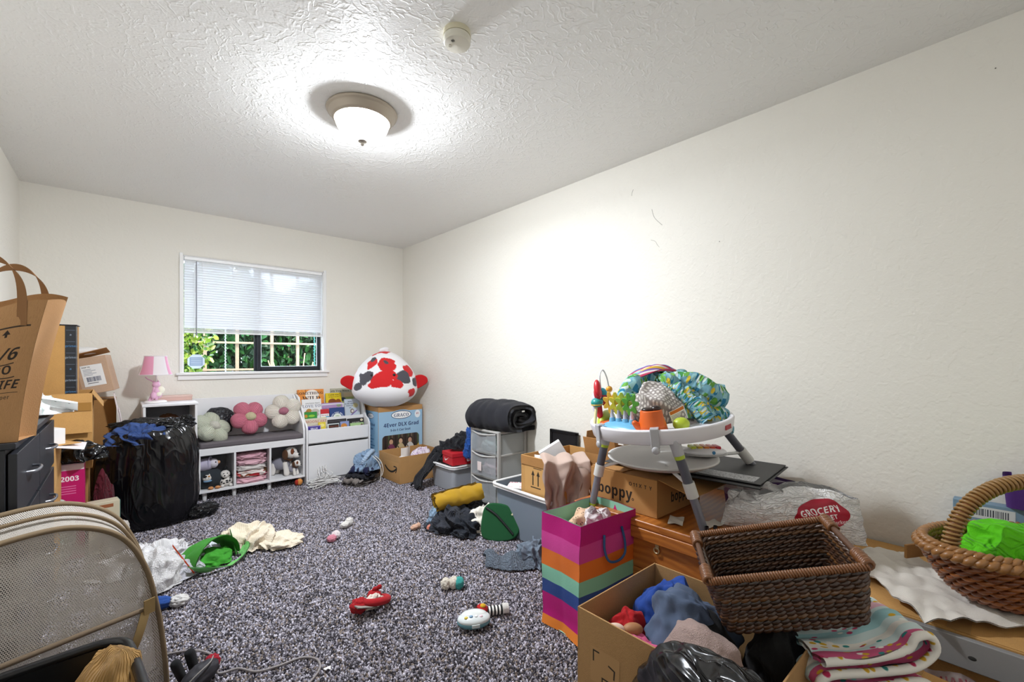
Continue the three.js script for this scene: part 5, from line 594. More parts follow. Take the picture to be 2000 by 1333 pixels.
{ const t = thing('printed_carton', 'brown carton printed boppy lying on the pine chest', 'box', [1.985, 0.451, -1.235]), w = 0.4, h = 0.17, d = 0.37; mesh('carton', bx(w, h, d, 0, h / 2, 0), KR2, t);
  const lab = (W_, f) => ctex(W_, 256, (g) => { fill(g, '#b5834b', 0, 0, W_, 256); f(g, W_); });
  plate('printed_side', d - 0.004, h - 0.004, lab(560, (g, W_) => { txt(g, 'boppy', 215, 138, 112, '#231a14', { sx: 0.92 }); oval(g, '#231a14', 372, 170, 9, 9); oval(g, '#b5834b', 372, 170, 4, 4); ['O', '11', 'X', 'T', 'Y'].forEach((s, i) => txt(g, s, 352 + i * 40, 62, 36, '#2c211a')); }), t, [-w / 2 - 0.0008, h / 2, 0], -PI / 2, 0.85);
  plate('printed_end', w - 0.004, h - 0.004, lab(600, (g) => { txt(g, 'boppy', 300, 150, 96, '#231a14', { sx: 0.92 }); }), t, [0, h / 2, d / 2 + 0.0008], 0, 0.85);
  const f = mesh('flap', bx(w - 0.01, 0.004, 0.17, 0, 0, 0.085), KR2, t); f.position.set(0, h + 0.003, d / 2); f.rotation.x = 0.25; mesh('top_flap', bx(w - 0.006, 0.004, d / 2, 0, h + 0.003, -0.09), KR2, t); }
{ const t = carton('open_carton', 'tall brown carton with one flap standing up behind the boppy carton', [2.27, 0, -1.6], 0, 0.34, 0.6, 0.24, KR2, { flaps: { back: [-0.12, 0.13], left: [0.25, 0.1] } }); }
{ const t = thing('black_board', 'thin black and grey folded play board lying across the boppy carton', 'board', [2.14, 0.634, -1.06], 0.1); mesh('panel', [bx(0.5, 0.005, 0.72, 0, 0.003, 0), bx(0.46, 0.005, 0.6, 0.02, 0.01, 0.05)], S(0x1d1c1f, 0.5), t); plate('printed_sheet', 0.1, 0.3, ctex(96, 160, (g) => { fill(g, '#c9c9cc', 0, 0, 96, 160); const r = rng(4); for (let i = 0; i < 200; i++) fill(g, '#77777c', r() * 96, r() * 160, 5, 2); }), t, [-0.14, 0.0135, 0.17], 0, 0.6).rotation.set(-PI / 2, 0, 0); }
for (const [x, z, a, l] of [[1.82, -0.98, 0.4, 'small white paper slip on the chest beside the boppy carton'], [1.9, -0.86, -0.3, 'crumpled clear wrapper on the pine chest']]) solo('paper_slip', l, 'paper', shell(8, 6, (u, v) => [(u - 0.5) * 0.1, 0.003 + 0.006 * sin(u * 5 + v * 3) ** 2, (v - 0.5) * 0.06], 0.001), S(0xdfd8cc, 0.5), [x, 0.451, z], a);
// ------------------------------------------------------------ activity centre
{ const C = [1.868, 0.862, -1.088], t = thing('activity_centre', 'white round baby activity centre on three grey legs standing on the pine chest', 'activity centre', [C[0], C[1], C[2]]), wh = S(0xf1eef2, 0.35), gy = S(0x83848e, 0.35, { metalness: 0.2 }), gl = S(0xb9b8bb, 0.4), lime = S(0xb5c838, 0.4);
  const tray = new THREE.Group(); tray.name = 'tray'; t.add(tray); tray.rotation.set(-0.05, 0, 0.09);
  const R0 = 0.31; mesh('tray_ring', lathe([[0.165, -0.01], [0.17, 0.012], [0.2, 0.016], [R0 - 0.03, 0.016], [R0 - 0.012, 0.034], [R0, 0.034], [R0 + 0.004, 0.026], [R0 - 0.006, -0.026], [R0 - 0.03, -0.034], [0.17, -0.03], [0.165, -0.01]], 72), wh, tray);
  const at = (a, r, y = 0.016) => [cos(a) * r, y, sin(a) * r];
  const cam = Math.atan2(1.075, -1.885); // angle of the camera side on the ring, x then z
  const put = (name, a, r, y, list) => { const g = new THREE.Group(); g.name = name; tray.add(g); g.position.set(...at(a, r, y)); g.rotation.y = -a + PI / 2; g.scale.setScalar({ tree_toy: 1.25, bird_toy: 1.4, bead_arch: 1.25 }[name] || 1); for (const [n, geo, m] of list) mesh(n, geo, m, g); return g; };
  // clips
  for (const a of [cam + 0.05, cam + 0.95]) { const g = put('clip', a, R0 + 0.003, 0.0, [['strap', mg([bx(0.034, 0.078, 0.006, 0, 0.002, 0.004), bx(0.034, 0.006, 0.03, 0, 0.04, -0.012), blob(0.016, 0.016, 0.01).translate(0, -0.045, 0.004)]), gl]]); }
  const rl = put('maker_badge', cam - 1.05, R0 + 0.001, 0.006, [['plate', bx(0.052, 0.02, 0.004, 0, 0, 0, 0.002), S(0xb0232c, 0.4)]]);
  // orange stump
  put('stump_toy', cam + 0.1, 0.235, 0.016, [['stump', mg([lathe([[0.001, 0.0], [0.062, 0.0], [0.056, 0.03], [0.047, 0.06], [0.044, 0.085], [0.04, 0.088], [0.001, 0.084]], 32), caps([-0.05, 0.02, 0.02], [-0.065, 0.04, 0.03], 0.018, 0.012)]), S(0xe0641c, 0.4)], ['bark_cap', mg([blob(0.026, 0.01, 0.022).translate(-0.012, 0.09, 0), blob(0.02, 0.014, 0.018).translate(0.02, 0.092, 0)]), S(0x2a1a16, 0.3)]]);
  put('lime_knob', cam - 0.42, 0.22, 0.016, [['knob', blob(0.034, 0.028, 0.03).translate(0, 0.018, 0), lime]]);
  { const g = put('tree_toy', cam + 0.72, 0.225, 0.016, [['island', mg([blob(0.1, 0.022, 0.048, { flat: -0.002 }).translate(0, 0.004, 0), ...[-0.05, -0.018, 0.014, 0.046].map((x) => cyl(0.009, 0.014, 0.022, x, 0.026, 0))]), S(0x6fb2d6, 0.35)]]);
    [-0.05, -0.018, 0.014, 0.046].forEach((x, i) => { const s = [], n = 48; for (let k = 0; k < n; k++) { const a = k / n * 2 * PI, r = 0.026 + 0.008 * cos(a * 7); s.push([cos(a) * r * 0.85, sin(a) * r * 1.15]); } const sh = shp(s); const hole = new THREE.Path(); hole.absellipse(0, 0, 0.01, 0.016, 0, 2 * PI); sh.holes.push(hole); const m = mesh('leaf_disc', extr(sh, 0.008, 0.0015).translate(0, 0.09, -0.004), S([0x5aa83c, 0xa9c044, 0xd2c73c, 0xe3b23c][3 - i], 0.4), g); m.position.x = x; m.rotation.y = 0.5; mesh('trunk', cyl(0.005, 0.007, 0.05, x, 0.055, 0), S(0xd9d3e0, 0.4), g); }); }
  put('orange_pad', cam + 1.25, 0.245, 0.016, [['pad', bx(0.1, 0.02, 0.05, 0, 0.012, 0, 0.009), S(0xe8641f, 0.4)]]);
  { const g = put('bead_arch', cam + 1.75, 0.24, 0.016, [['hill', blob(0.075, 0.045, 0.03, { flat: 0 }).translate(0.02, 0.0, 0), lime], ['wire', tube([[-0.055, 0.1, 0], [-0.03, 0.17, 0], [0.01, 0.2, 0], [0.05, 0.185, 0], [0.055, 0.14, 0], [0.03, 0.06, 0]], 0.0028, 50, 8), S(0xd7d7da, 0.3)], ['blue_bead', blob(0.02, 0.026, 0.02).translate(0.045, 0.11, 0), S(0x2f9bb5, 0.3)], ['ring_band', new THREE.TorusGeometry(0.024, 0.004, 8, 30).rotateX(1.4).translate(0.045, 0.108, 0), S(0xb2284a, 0.4)], ['red_bead', blob(0.011, 0.012, 0.011).translate(0.036, 0.078, 0), S(0xd9402a, 0.3)], ['orange_bead', blob(0.013, 0.013, 0.013).translate(-0.05, 0.118, 0), S(0xe8a02a, 0.3)]]); }
  { put('bird_toy', cam + 1.42, 0.265, 0.016, [['bird', mg([blob(0.03, 0.024, 0.014).translate(0, 0.105, 0), blob(0.014, 0.03, 0.012).rotateZ(0.5).translate(0.02, 0.125, 0), caps([0.004, 0.03, 0], [0, 0.08, 0], 0.01)]), S(0xc8202c, 0.35)], ['striped_drum', blob(0.022, 0.016, 0.02).translate(0.012, 0.076, 0.006), S(0x2a9a94, 0.35)], ['drum_band', blob(0.0225, 0.005, 0.0205).translate(0.012, 0.07, 0.006), S(0xe2b437, 0.35)], ['cloud_wing', mg([blob(0.024, 0.022, 0.01).translate(-0.032, 0.082, 0.012), blob(0.02, 0.018, 0.01).translate(-0.036, 0.052, 0.012), blob(0.018, 0.016, 0.01).translate(-0.018, 0.066, 0.012)]), S(0xdcd6ea, 0.4)], ['stick', rod([0.02, 0.06, 0.01], [0.05, 0.005, 0.02], 0.005), S(0xd8cf9a, 0.5)]]); }
  // legs: upper dark tube, collar, lower tube, foot
  const legs = [[[1.735, 0.79, -1.29], [1.724, 0.452, -1.363]], [[1.66, 0.815, -0.895], [1.745, 0.452, -0.811]], [[2.165, 0.865, -0.955], [2.43, 0.5, -0.79]]];
  legs.forEach(([a, b], i) => { const A = a.map((v, k) => v - C[k]), B = b.map((v, k) => v - C[k]), M = A.map((v, k) => lerp(v, B[k], 0.46)), g = new THREE.Group(); g.name = 'leg'; t.add(g);
    mesh('upper_tube', rod(A, M, 0.019), S(0x5a5b64, 0.35), g); mesh('lower_tube', rod(M, B, 0.0165), gy, g); mesh('collar', rod(A.map((v, k) => lerp(v, B[k], 0.4)), A.map((v, k) => lerp(v, B[k], 0.56)), 0.0235), S(0xd9d7d2, 0.4), g); mesh('lime_ring', rod(A.map((v, k) => lerp(v, B[k], 0.1)), A.map((v, k) => lerp(v, B[k], 0.14)), 0.0205), lime, g); mesh('socket', rod(A.map((v, k) => lerp(v, B[k], -0.12)), A.map((v, k) => lerp(v, B[k], 0.1)), 0.022), gl, g);
    mesh('foot', rod(A.map((v, k) => lerp(v, B[k], 0.97)), B, 0.018), lime, g);
    mesh('brace', rod(A.map((v, k) => lerp(v, B[k], 0.44)), [lerp(A[0], 0, 0.55), -0.165, lerp(A[2], 0, 0.55)], 0.0075), S(0xe9e8e6, 0.4), g); });
  const ds = new THREE.Group(); ds.name = 'lower_disc'; t.add(ds); mesh('disc', lathe([[0.001, 0.006], [0.2, 0.0], [0.235, 0.012], [0.245, 0.012], [0.246, 0.004], [0.21, -0.014], [0.001, -0.012]], 64), S(0xd9d6d2, 0.45), ds); ds.position.set(0.02, -0.16, 0.0); ds.rotation.z = 0.03;
  // seat sling
  mesh('seat_fabric', heap(0.175, 0.17, 0.16, { seed: 31, fold: 0.16, k: 6, lump: 0.2, sink: 0.03 }).translate(0, 0, 0), cloth(0xffffff, { map: ctex(128, 128, (g) => { fill(g, '#a39a95', 0, 0, 128, 128); for (let j = 0; j < 6; j++) for (let i = 0; i < 5; i++) oval(g, '#ece6e0', (i + (j % 2) * 0.5) * 32, j * 25.6 + 6, 10, 9); }, [9, 9]) }), tray).userData.label = 'taupe seat sling with pale dots';
  const lb = mesh('warning_label', shell(8, 8, (u, v) => [(u - 0.5) * 0.075, v * 0.06, 0.004 * sin(u * 3)], 0.001), S(0xffffff, 0.7, { map: ctex(96, 96, (g) => { fill(g, '#ece6de', 0, 0, 96, 96); fill(g, '#d0701c', 4, 4, 88, 22); for (let i = 0; i < 7; i++) fill(g, '#8a8580', 6, 34 + i * 9, 84, 3); }) }), tray); lb.position.set(...at(cam - 0.55, 0.172, 0.035)); lb.rotation.set(0, -(cam - 0.55) + PI / 2, 0.3);
}
{ // piano toy resting on the disc
  const t = thing('piano_toy', 'white toy piano with rainbow keys on the lower disc of the activity centre', 'toy', [2.04, 0.712, -0.96], -0.75); mesh('body', blob(0.1, 0.022, 0.062, { w: 48 }).translate(0, 0.02, 0), S(0xf2f0f2, 0.35), t); mesh('foot_rim', blob(0.104, 0.008, 0.066, { w: 48 }).translate(0, 0.008, 0), S(0xbdbab8, 0.4), t);
  [0xc9d23a, 0xd9b32a, 0xe0812a, 0xd9502a, 0xc0243a].forEach((c, i) => mesh('key', bx(0.024, 0.014, 0.07 - abs(i - 2) * 0.006, -0.056 + i * 0.028, 0.04, 0, 0.005), S(c, 0.35), t)); mesh('button', blob(0.008, 0.008, 0.004).translate(0.02, 0.024, 0.06), S(0x3a7fb0, 0.4), t); }
solo('tie_blanket', 'blue, green and yellow floral swaddle blanket twisted over the activity centre seat', 'blanket', mg([tube([[-0.17, 0.0, 0.05], [-0.13, 0.08, 0.02], [-0.06, 0.115, -0.04], [0.02, 0.12, -0.04], [0.09, 0.11, -0.02]], 0.046, 60, 16), tube([[0.0, 0.09, 0.04], [0.08, 0.115, 0.03], [0.15, 0.09, 0.05], [0.21, 0.05, 0.06], [0.265, 0.045, 0.05]], 0.052, 60, 16), tube([[0.03, 0.08, 0.06], [0.09, 0.06, 0.11], [0.14, 0.0, 0.15], [0.165, -0.045, 0.16]], 0.036, 50, 14), shell(60, 40, (u, v) => [-0.02 + u * 0.29, 0.12 - u * 0.09 - v * v * 0.13, -0.02 + v * 0.17 + 0.02 * sin(u * 9)], 0.006)].map((g) => { const p = g.attributes.position; for (let i = 0; i < p.count; i++) { const x = p.getX(i), y = p.getY(i), z = p.getZ(i), d = 0.011 * sin((x * 0.5 + z + y) * 95 + 14 * N3(x * 7, y * 7, z * 7)) + 0.014 * N3(x * 14, y * 14, z * 14); p.setXYZ(i, x + d * 0.3, y + d * 0.7, z + d * 0.5); } g.computeVertexNormals(); return g; })), S(0xffffff, 0.95, { bumpMap: rep(foldTex, 2, 2), bumpScale: 0.006, map: ctex(256, 256, (g) => { fill(g, '#7fb3c4', 0, 0, 256, 256); const r = rng(15); for (let i = 0; i < 120; i++) oval(g, ['#2f7fa6', '#6fae4a', '#cfe0dc', '#e2c63c', '#2c6a5a', '#9fd0d4', '#3f8f46'][i % 7], r() * 256, r() * 256, 8 + r() * 16, 6 + r() * 10, r() * 3); }, [3, 1]) }), [1.885, 0.945, -1.1], -0.82);
solo('striped_cloth', 'pink, yellow and purple striped cloth lying on the floral swaddle blanket', 'cloth', shell(50, 24, (u, v) => [(u - 0.5) * 0.24, 0.055 * sin(u * PI) + 0.014 * sin(v * 22 + u * 5), (v - 0.5) * 0.13 + 0.02 * sin(u * 3)], 0.006, 1, 1), S(0xffffff, 0.95, { map: ctex(128, 256, (g) => { const c = ['#d0486a', '#f0e9ea', '#8a6ab0', '#e9b93a', '#efe6dc', '#c23a58', '#5f7fb8', '#f2dfe4']; for (let i = 0; i < 32; i++) fill(g, c[i % 8], 0, i * 8, 128, 8); }) }), [1.93, 1.065, -1.14], -0.75);
// ------------------------------------------------------------ bags on the chest
{ const t = thing('tote_bag', 'purple and white fabric tote bag behind the white plastic grocery bag', 'tote bag', [2.24, 0.451, -0.8], -1.2), m = S(0x6b4a80, 0.8), wm = S(0xe8e4e6, 0.75);
  mesh('body', shell(40, 16, (u, v) => { const a = u * 2 * PI; return [cos(a) * (0.13 + 0.02 * v), v * 0.155 + 0.006 * sin(a * 3), sin(a) * (0.045 + 0.03 * v) + 0.008 * sin(u * 25) * v]; }, 0.003), S(0xffffff, 0.75, { map: ctex(128, 128, (g) => { fill(g, '#ddd6dc', 0, 0, 128, 128); fill(g, '#7a5590', 0, 60, 128, 68); for (let i = 0; i < 8; i++) oval(g, '#b79ac4', i * 18, 66, 9, 14); fill(g, '#4a2f60', 0, 0, 128, 10); }) }), t); mesh('base', bx(0.22, 0.004, 0.07, 0, 0.003, 0), wm, t);
  for (const s of [-1, 1]) mesh('handle', shell(40, 3, (u, v) => { const a = u * PI; return [-cos(a) * 0.075 + (v - 0.5) * 0.024 * cos(a), 0.145 + (s > 0 ? -0.09 : 0.02) * sin(a) + (v - 0.5) * 0.024 * sin(a), s * (0.085 + 0.02 * sin(a))]; }, 0.003), wm, t); }
{ const t = thing('grocery_bag', 'white plastic carrier bag with a dark red Grocery Outlet oval on the chest', 'carrier bag', [2.02, 0.455, -0.6], -1.2), pm = S(0xf8f7f7, 0.32, { bumpMap: rep(wrinkle, 1), bumpScale: 0.006 });
  const H = (u) => 0.15 + 0.055 * sst(u, 0.2, 0.55) - 0.03 * sst(u, 0.75, 1), fz = (u, v) => 0.08 * pow(max(0, sin(u * PI)), 0.5) * pow(max(0, sin((0.12 + 0.85 * (1 - v)) * PI)), 0.7) + 0.012 * N3(u * 7, v * 6, 2) * sin(u * PI);
  for (const s of [1, -1]) mesh('film', shell(60, 30, (u, v) => { const U = s > 0 ? u : 1 - u; return [(U - 0.5) * 0.5 * (1 - 0.12 * v) + 0.01 * N3(v * 6, U * 4, 3), 0.002 + v * H(U) + 0.006 * N3(U * 9, v * 4, 6) * v, s * fz(U, v)]; }, 0.0012), pm, t);
  const hd = (x, y) => mesh('handle', shell(40, 4, (u, v) => { const a = u * PI; return [x - cos(a) * 0.055 + (v - 0.5) * 0.03 * cos(a), y + 0.05 * sin(a) + (v - 0.5) * 0.028 * sin(a) + 0.004 * sin(u * 20), 0.03 + 0.02 * sin(a) + 0.006 * sin(u * 15 + v * 4)]; }, 0.0015), pm, t); hd(-0.07, 0.15); hd(-0.16, 0.1);
  const lg = ctex(512, 380, (g) => { g.clearRect(0, 0, 512, 380); g.save(); g.translate(256, 190); g.rotate(-0.3); oval(g, '#b01532', 0, 0, 235, 150); txt(g, 'GROCERY', -10, -40, 84, '#fff', { sx: 0.95 }); txt(g, 'OUTLET', 20, 34, 60, '#fff', { style: '' }); txt(g, 'Bargain Market', 26, 92, 44, '#fff', { style: 'italic', font: 'serif' }); g.restore(); });
  mesh('logo', shell(24, 20, (u, v) => { const U = 0.5 + 0.42 * u, Vv = 0.2 + 0.72 * v; return [(U - 0.5) * 0.5 * (1 - 0.12 * Vv) + 0.01 * N3(Vv * 6, U * 4, 3), 0.002 + Vv * H(U) + 0.006 * N3(U * 9, Vv * 4, 6) * Vv, fz(U, Vv) + 0.0022]; }, 0.0004), S(0xffffff, 0.35, { map: lg, alphaTest: 0.5 }), t); }
{ const t = thing('clip_strap', 'black stroller hook with a silver ring and lime button on the chest corner', 'hook', [1.76, 0.452, -0.77], -0.6); mesh('hook', [tube([[-0.05, 0.055, 0], [-0.045, 0.025, 0], [-0.01, 0.012, 0], [0.03, 0.012, 0.0]], 0.0075, 30, 8), tube([[-0.02, 0.06, 0.01], [-0.018, 0.03, 0.01], [0.01, 0.016, 0.01]], 0.0075, 20, 8), blob(0.026, 0.014, 0.022).translate(0.03, 0.014, 0)], S(0x151518, 0.4), t); mesh('ring', new THREE.TorusGeometry(0.017, 0.0028, 8, 28).rotateX(0.6).translate(0.04, 0.033, 0), S(0xb9bcc2, 0.25, { metalness: 0.9 }), t); mesh('lime_button', blob(0.008, 0.005, 0.008).translate(0.034, 0.018, 0.02), S(0xa9cc2c, 0.4), t); }
// ------------------------------------------------------------ striped gift bag
{ const t = thing('gift_bag', 'large striped paper gift bag in pink, orange, mint and blue on the carpet', 'gift bag', [1.58, 0, -1.265], -0.06), w = 0.36, d = 0.22, h = 0.485;
  const c = ['#f08a34', '#c2187c', '#2f4f96', '#8fd0b4', '#e8792c', '#d8489c', '#c2187c'], st = [0.085, 0.2, 0.12, 0.13, 0.15, 0.15, 0.165];
  const tex = ctex(64, 512, (g) => { let y = 512; st.forEach((s, i) => { fill(g, c[i], 0, y - s * 512, 64, s * 512 + 1); y -= s * 512; }); });
  const pm = S(0xffffff, 0.45, { map: tex, bumpMap: rep(fuzz, 1), bumpScale: 0.0004 }), mint = S(0x8fcdb4, 0.6);
  const side = (nm, fn) => { mesh(nm, shell(24, 24, fn, 0.0015), pm, t); };
  const bend = (x, y, z) => { const v = y / h; return [x * (1 + 0.03 * sin(v * 3)) + 0.006 * N3(x * 9, y * 9, z * 9), y + 0.006 * N3(x * 7, 2, z * 7) * v, z * (1 + 0.05 * v) + 0.006 * N3(z * 9, y * 8, x * 6)]; };
  side('front_panel', (u, v) => bend((u - 0.5) * w, v * h, d / 2 + 0.006 * sin(u * PI) * sin(v * 3))); side('back_panel', (u, v) => bend((0.5 - u) * w, v * h, -d / 2)); side('gusset', (u, v) => bend(-w / 2 + 0.018 * (1 - abs(2 * u - 1)) * (1 - 0.7 * v) + (v < 0.12 ? -0.01 * (1 - v / 0.12) : 0), v * h, (u - 0.5) * d)); side('gusset', (u, v) => bend(w / 2 - 0.018 * (1 - abs(2 * u - 1)) * (1 - 0.7 * v), v * h, (0.5 - u) * d));
  mesh('inner_lining', [shell(24, 4, (u, v) => bend((u - 0.5) * (w - 0.006), h * (0.8 + 0.199 * v), -d / 2 + 0.004), 0.001), shell(16, 4, (u, v) => bend(-w / 2 + 0.006 + 0.004 * sin(u * 3), h * (0.8 + 0.199 * v), (u - 0.5) * (d - 0.006)), 0.001), shell(16, 4, (u, v) => bend(w / 2 - 0.006, h * (0.8 + 0.199 * v), (u - 0.5) * (d - 0.006)), 0.001)], mint, t); mesh('base', bx(w - 0.01, 0.002, d - 0.01, 0, 0.003, 0), mint, t);
  mesh('cord_handle', tube([[-0.045, 0.42, d / 2 + 0.014], [-0.05, 0.36, d / 2 + 0.02], [-0.035, 0.315, d / 2 + 0.03], [0.02, 0.302, d / 2 + 0.034], [0.07, 0.32, d / 2 + 0.03], [0.082, 0.36, d / 2 + 0.022], [0.07, 0.43, d / 2 + 0.014]], 0.0052, 60, 8), S(0x2f5f96, 0.6), t);
  solo('gift_contents', 'peach dotted baby blanket and pale clothes filling the gift bag', 'clothes', heap(0.125, 0.16, 0.078, { seed: 121, fold: 0.14, k: 6 }), S(0xffffff, 0.95, { map: ctex(128, 128, (g) => { fill(g, '#dcb898', 0, 0, 128, 128); for (let i = 0; i < 40; i++) oval(g, '#3a3030', (i * 47) % 128, (i * 29) % 128, 2.4, 2.4); }, [6, 6]) }), [1.57, 0.31, -1.285]);
  solo('gift_contents', 'white and grey baby garment on top inside the gift bag', 'clothes', mg([heap(0.1, 0.08, 0.055, { seed: 122, fold: 0.12, k: 6 }), blob(0.025, 0.032, 0.018, { seed: 4, amp: 0.2 }).translate(-0.03, 0.08, 0.0)]), cl(0xe6dcdc), [1.61, 0.39, -1.25]); }
// ------------------------------------------------------------ big carton of clothes
{ const t = carton('clothes_carton', 'big open kraft carton overflowing with clothes beside the gift bag', [1.245, 0, -0.61], 0, 0.43, 0.42, 0.52, kraft(0xb98f5c));
  plate('carton_mark', 0.1, 0.1, ctex(96, 96, (g) => { fill(g, '#b9905f', 0, 0, 96, 96); g.strokeStyle = '#2a2118'; g.lineWidth = 4; g.beginPath(); g.moveTo(10, 40); g.lineTo(10, 10); g.lineTo(30, 10); g.moveTo(60, 30); g.lineTo(80, 36); g.lineTo(78, 60); g.moveTo(40, 90); g.lineTo(40, 74); g.lineTo(90, 74); g.stroke(); }), t, [-0.2158, 0.28, -0.16], -PI / 2, 0.85);
  const g = (name, label, c, x, y, z, rx, h, rz, seed, tu = 0, o = {}) => solo(name, label, 'clothes', heap(rx, h, rz, { seed, fold: 0.12, k: 6, ...o }), c.isMaterial ? c : cloth(c), [x, y, z], tu);
  g('box_clothes', 'royal blue shirt at the back of the clothes carton', 0x1d4394, 1.34, 0.29, -0.75, 0.11, 0.14, 0.1, 131);
  g('box_clothes', 'grey-blue jersey heaped in the middle of the clothes carton', 0x55637c, 1.27, 0.29, -0.65, 0.12, 0.16, 0.125, 132, 0.6, { k: 7, fold: 0.17 });
  g('box_clothes', 'bright red shirt in the clothes carton', 0xb01018, 1.17, 0.28, -0.79, 0.06, 0.1, 0.06, 133);
  g('box_clothes', 'pink baby shirt near the corner of the clothes carton', 0xd9628c, 1.11, 0.26, -0.71, 0.06, 0.1, 0.085, 134, 0.3);
  g('box_clothes', 'black jacket filling the near half of the clothes carton', 0x131214, 1.245, 0.02, -0.61, 0.13, 0.38, 0.16, 135);
  g('box_clothes', 'black coat bunched against the near wall of the clothes carton', 0x100f11, 1.34, 0.27, -0.43, 0.1, 0.17, 0.07, 138);
  { const t2 = thing('baby_shoe', 'pale pink and tan baby shoe on the pink shirt', 'shoe', [1.105, 0.355, -0.755], -0.6); mesh('toe', blob(0.03, 0.018, 0.02).translate(-0.03, 0.018, 0), S(0xe6c8b4, 0.6), t2); mesh('heel', blob(0.03, 0.017, 0.02).translate(0.025, 0.016, 0), S(0xa9744a, 0.6), t2); }
  { const m = g('hand_towel', 'taupe terry towel with ribbed band over the near edge of the carton', cloth(0xb39a92, { bumpMap: rep(fuzz, 3), bumpScale: 0.004 }), 1.12, 0.33, -0.53, 0.095, 0.13, 0.12, 136, -0.5, { fold: 0.1, k: 4, lump: 0.15 }); }
}
{ const t = thing('trash_bag', 'glossy black trash bag slumped over the front of the clothes carton', 'trash bag', [0.965, 0.02, -0.38], -0.3); mesh('bag', blob(0.105, 0.28, 0.28, { seed: 14, amp: 0.12, freq: 1.5, w: 110, h: 80, flat: -0.28 }).translate(0, 0.285, 0), BAG2, t); t.position.set(0.9, 0, -0.37); }
// ------------------------------------------------------------ wicker
function wickerRow(path, y, r, amp, waves, phase, n = 220) { // two strands twisted round a closed path
  const c = curve(path.map(([x, z]) => [x, 0, z]), true), mk = (s) => { const pts = []; for (let i = 0; i < n; i++) { const u = i / n, p = c.getPointAt(u), tg = c.getTangentAt(u), a = u * 2 * PI * waves + phase + s * PI; pts.push(V3(p.x - tg.z * amp * cos(a), y + amp * 0.75 * sin(a), p.z + tg.x * amp * cos(a))); } return new THREE.TubeGeometry(new THREE.CatmullRomCurve3(pts, true), n, r, 5, true); };
  return mg([mk(0), mk(1)]);
}
{ const t = thing('wicker_basket', 'dark brown rectangular woven basket with wooden end handles on the clothes', 'basket', [1.392, 0.48, -0.43], -0.98), W0 = 0.365, D0 = 0.25, h = 0.165, n = 13; t.rotation.order = 'YXZ'; t.rotation.x = 0.1; t.rotation.z = 0.24;
  const cols = [0x3d2415, 0x52331c, 0x2f1c11, 0x63401f, 0x452a18].map((c) => S(c, 0.36, { clearcoat: 0.6, clearcoatRoughness: 0.25 }));
  for (let j = 0; j < n; j++) { const v = j / (n - 1), w = lerp(W0 * 0.9, W0, v), d = lerp(D0 * 0.86, D0, v); mesh('weave_row', wickerRow(rrect(w, d, 0.03, 4).slice(0, -1), 0.008 + v * (h - 0.025), 0.0068, 0.0052, 23 + (j % 3), j * 1.9), cols[j % 5], t); }
  mesh('lining', shell(27, 4, (u, v) => { const o = rrect(lerp(W0 * 0.89, W0 * 0.985, v), lerp(D0 * 0.85, D0 * 0.975, v), 0.03), p = o[Math.round(u * 27)]; return [p[0] * 0.985, 0.004 + v * (h - 0.03), p[1] * 0.985]; }, 0.002), cols[0], t); mesh('base', bx(W0 * 0.88, 0.006, D0 * 0.84, 0, 0.004, 0), cols[0], t);
  // inner weave rows
  for (let j = 3; j < n; j += 1) { const v = j / (n - 1); mesh('inner_row', wickerRow(rrect(lerp(W0 * 0.9, W0, v) - 0.018, lerp(D0 * 0.86, D0, v) - 0.018, 0.026, 4).slice(0, -1), 0.008 + v * (h - 0.025), 0.0055, 0.004, 24, j * 1.3, 140), cols[(j + 2) % 5], t); }
  const rim = S(0x7a4c28, 0.4, { clearcoat: 0.4 }); const z1 = D0 / 2 + 0.002;
  const wrap = (a, b, r, turns) => { const A = V3(...a), B = V3(...b), ax = B.clone().sub(A), L = ax.length(); ax.normalize(); const q = new THREE.Quaternion().setFromUnitVectors(V3(0, 0, 1), ax), pts = []; for (let i = 0; i <= turns * 10; i++) { const s = i / (turns * 10), p = V3(cos(s * turns * 2 * PI) * r, sin(s * turns * 2 * PI) * r, s * L).applyQuaternion(q).add(A); pts.push(p); } return new THREE.TubeGeometry(new THREE.CatmullRomCurve3(pts), turns * 10, r * 0.5, 5); };
  for (const s of [-1, 1]) mesh('rim_wrap', wrap([-W0 / 2, h - 0.006, s * z1], [W0 / 2, h - 0.006, s * z1], 0.0075, 56), rim, t);
  for (const s of [-1, 1]) { mesh('end_handle', rod([s * W0 / 2, h - 0.004, -z1], [s * W0 / 2, h - 0.004, z1], 0.0075), S(0x5a3a26, 0.45), t); for (const k of [-1, 1]) mesh('handle_wrap', wrap([s * W0 / 2, h - 0.004, k * z1], [s * W0 / 2, h - 0.004, k * z1 * 0.5], 0.011, 9), rim, t); }
}
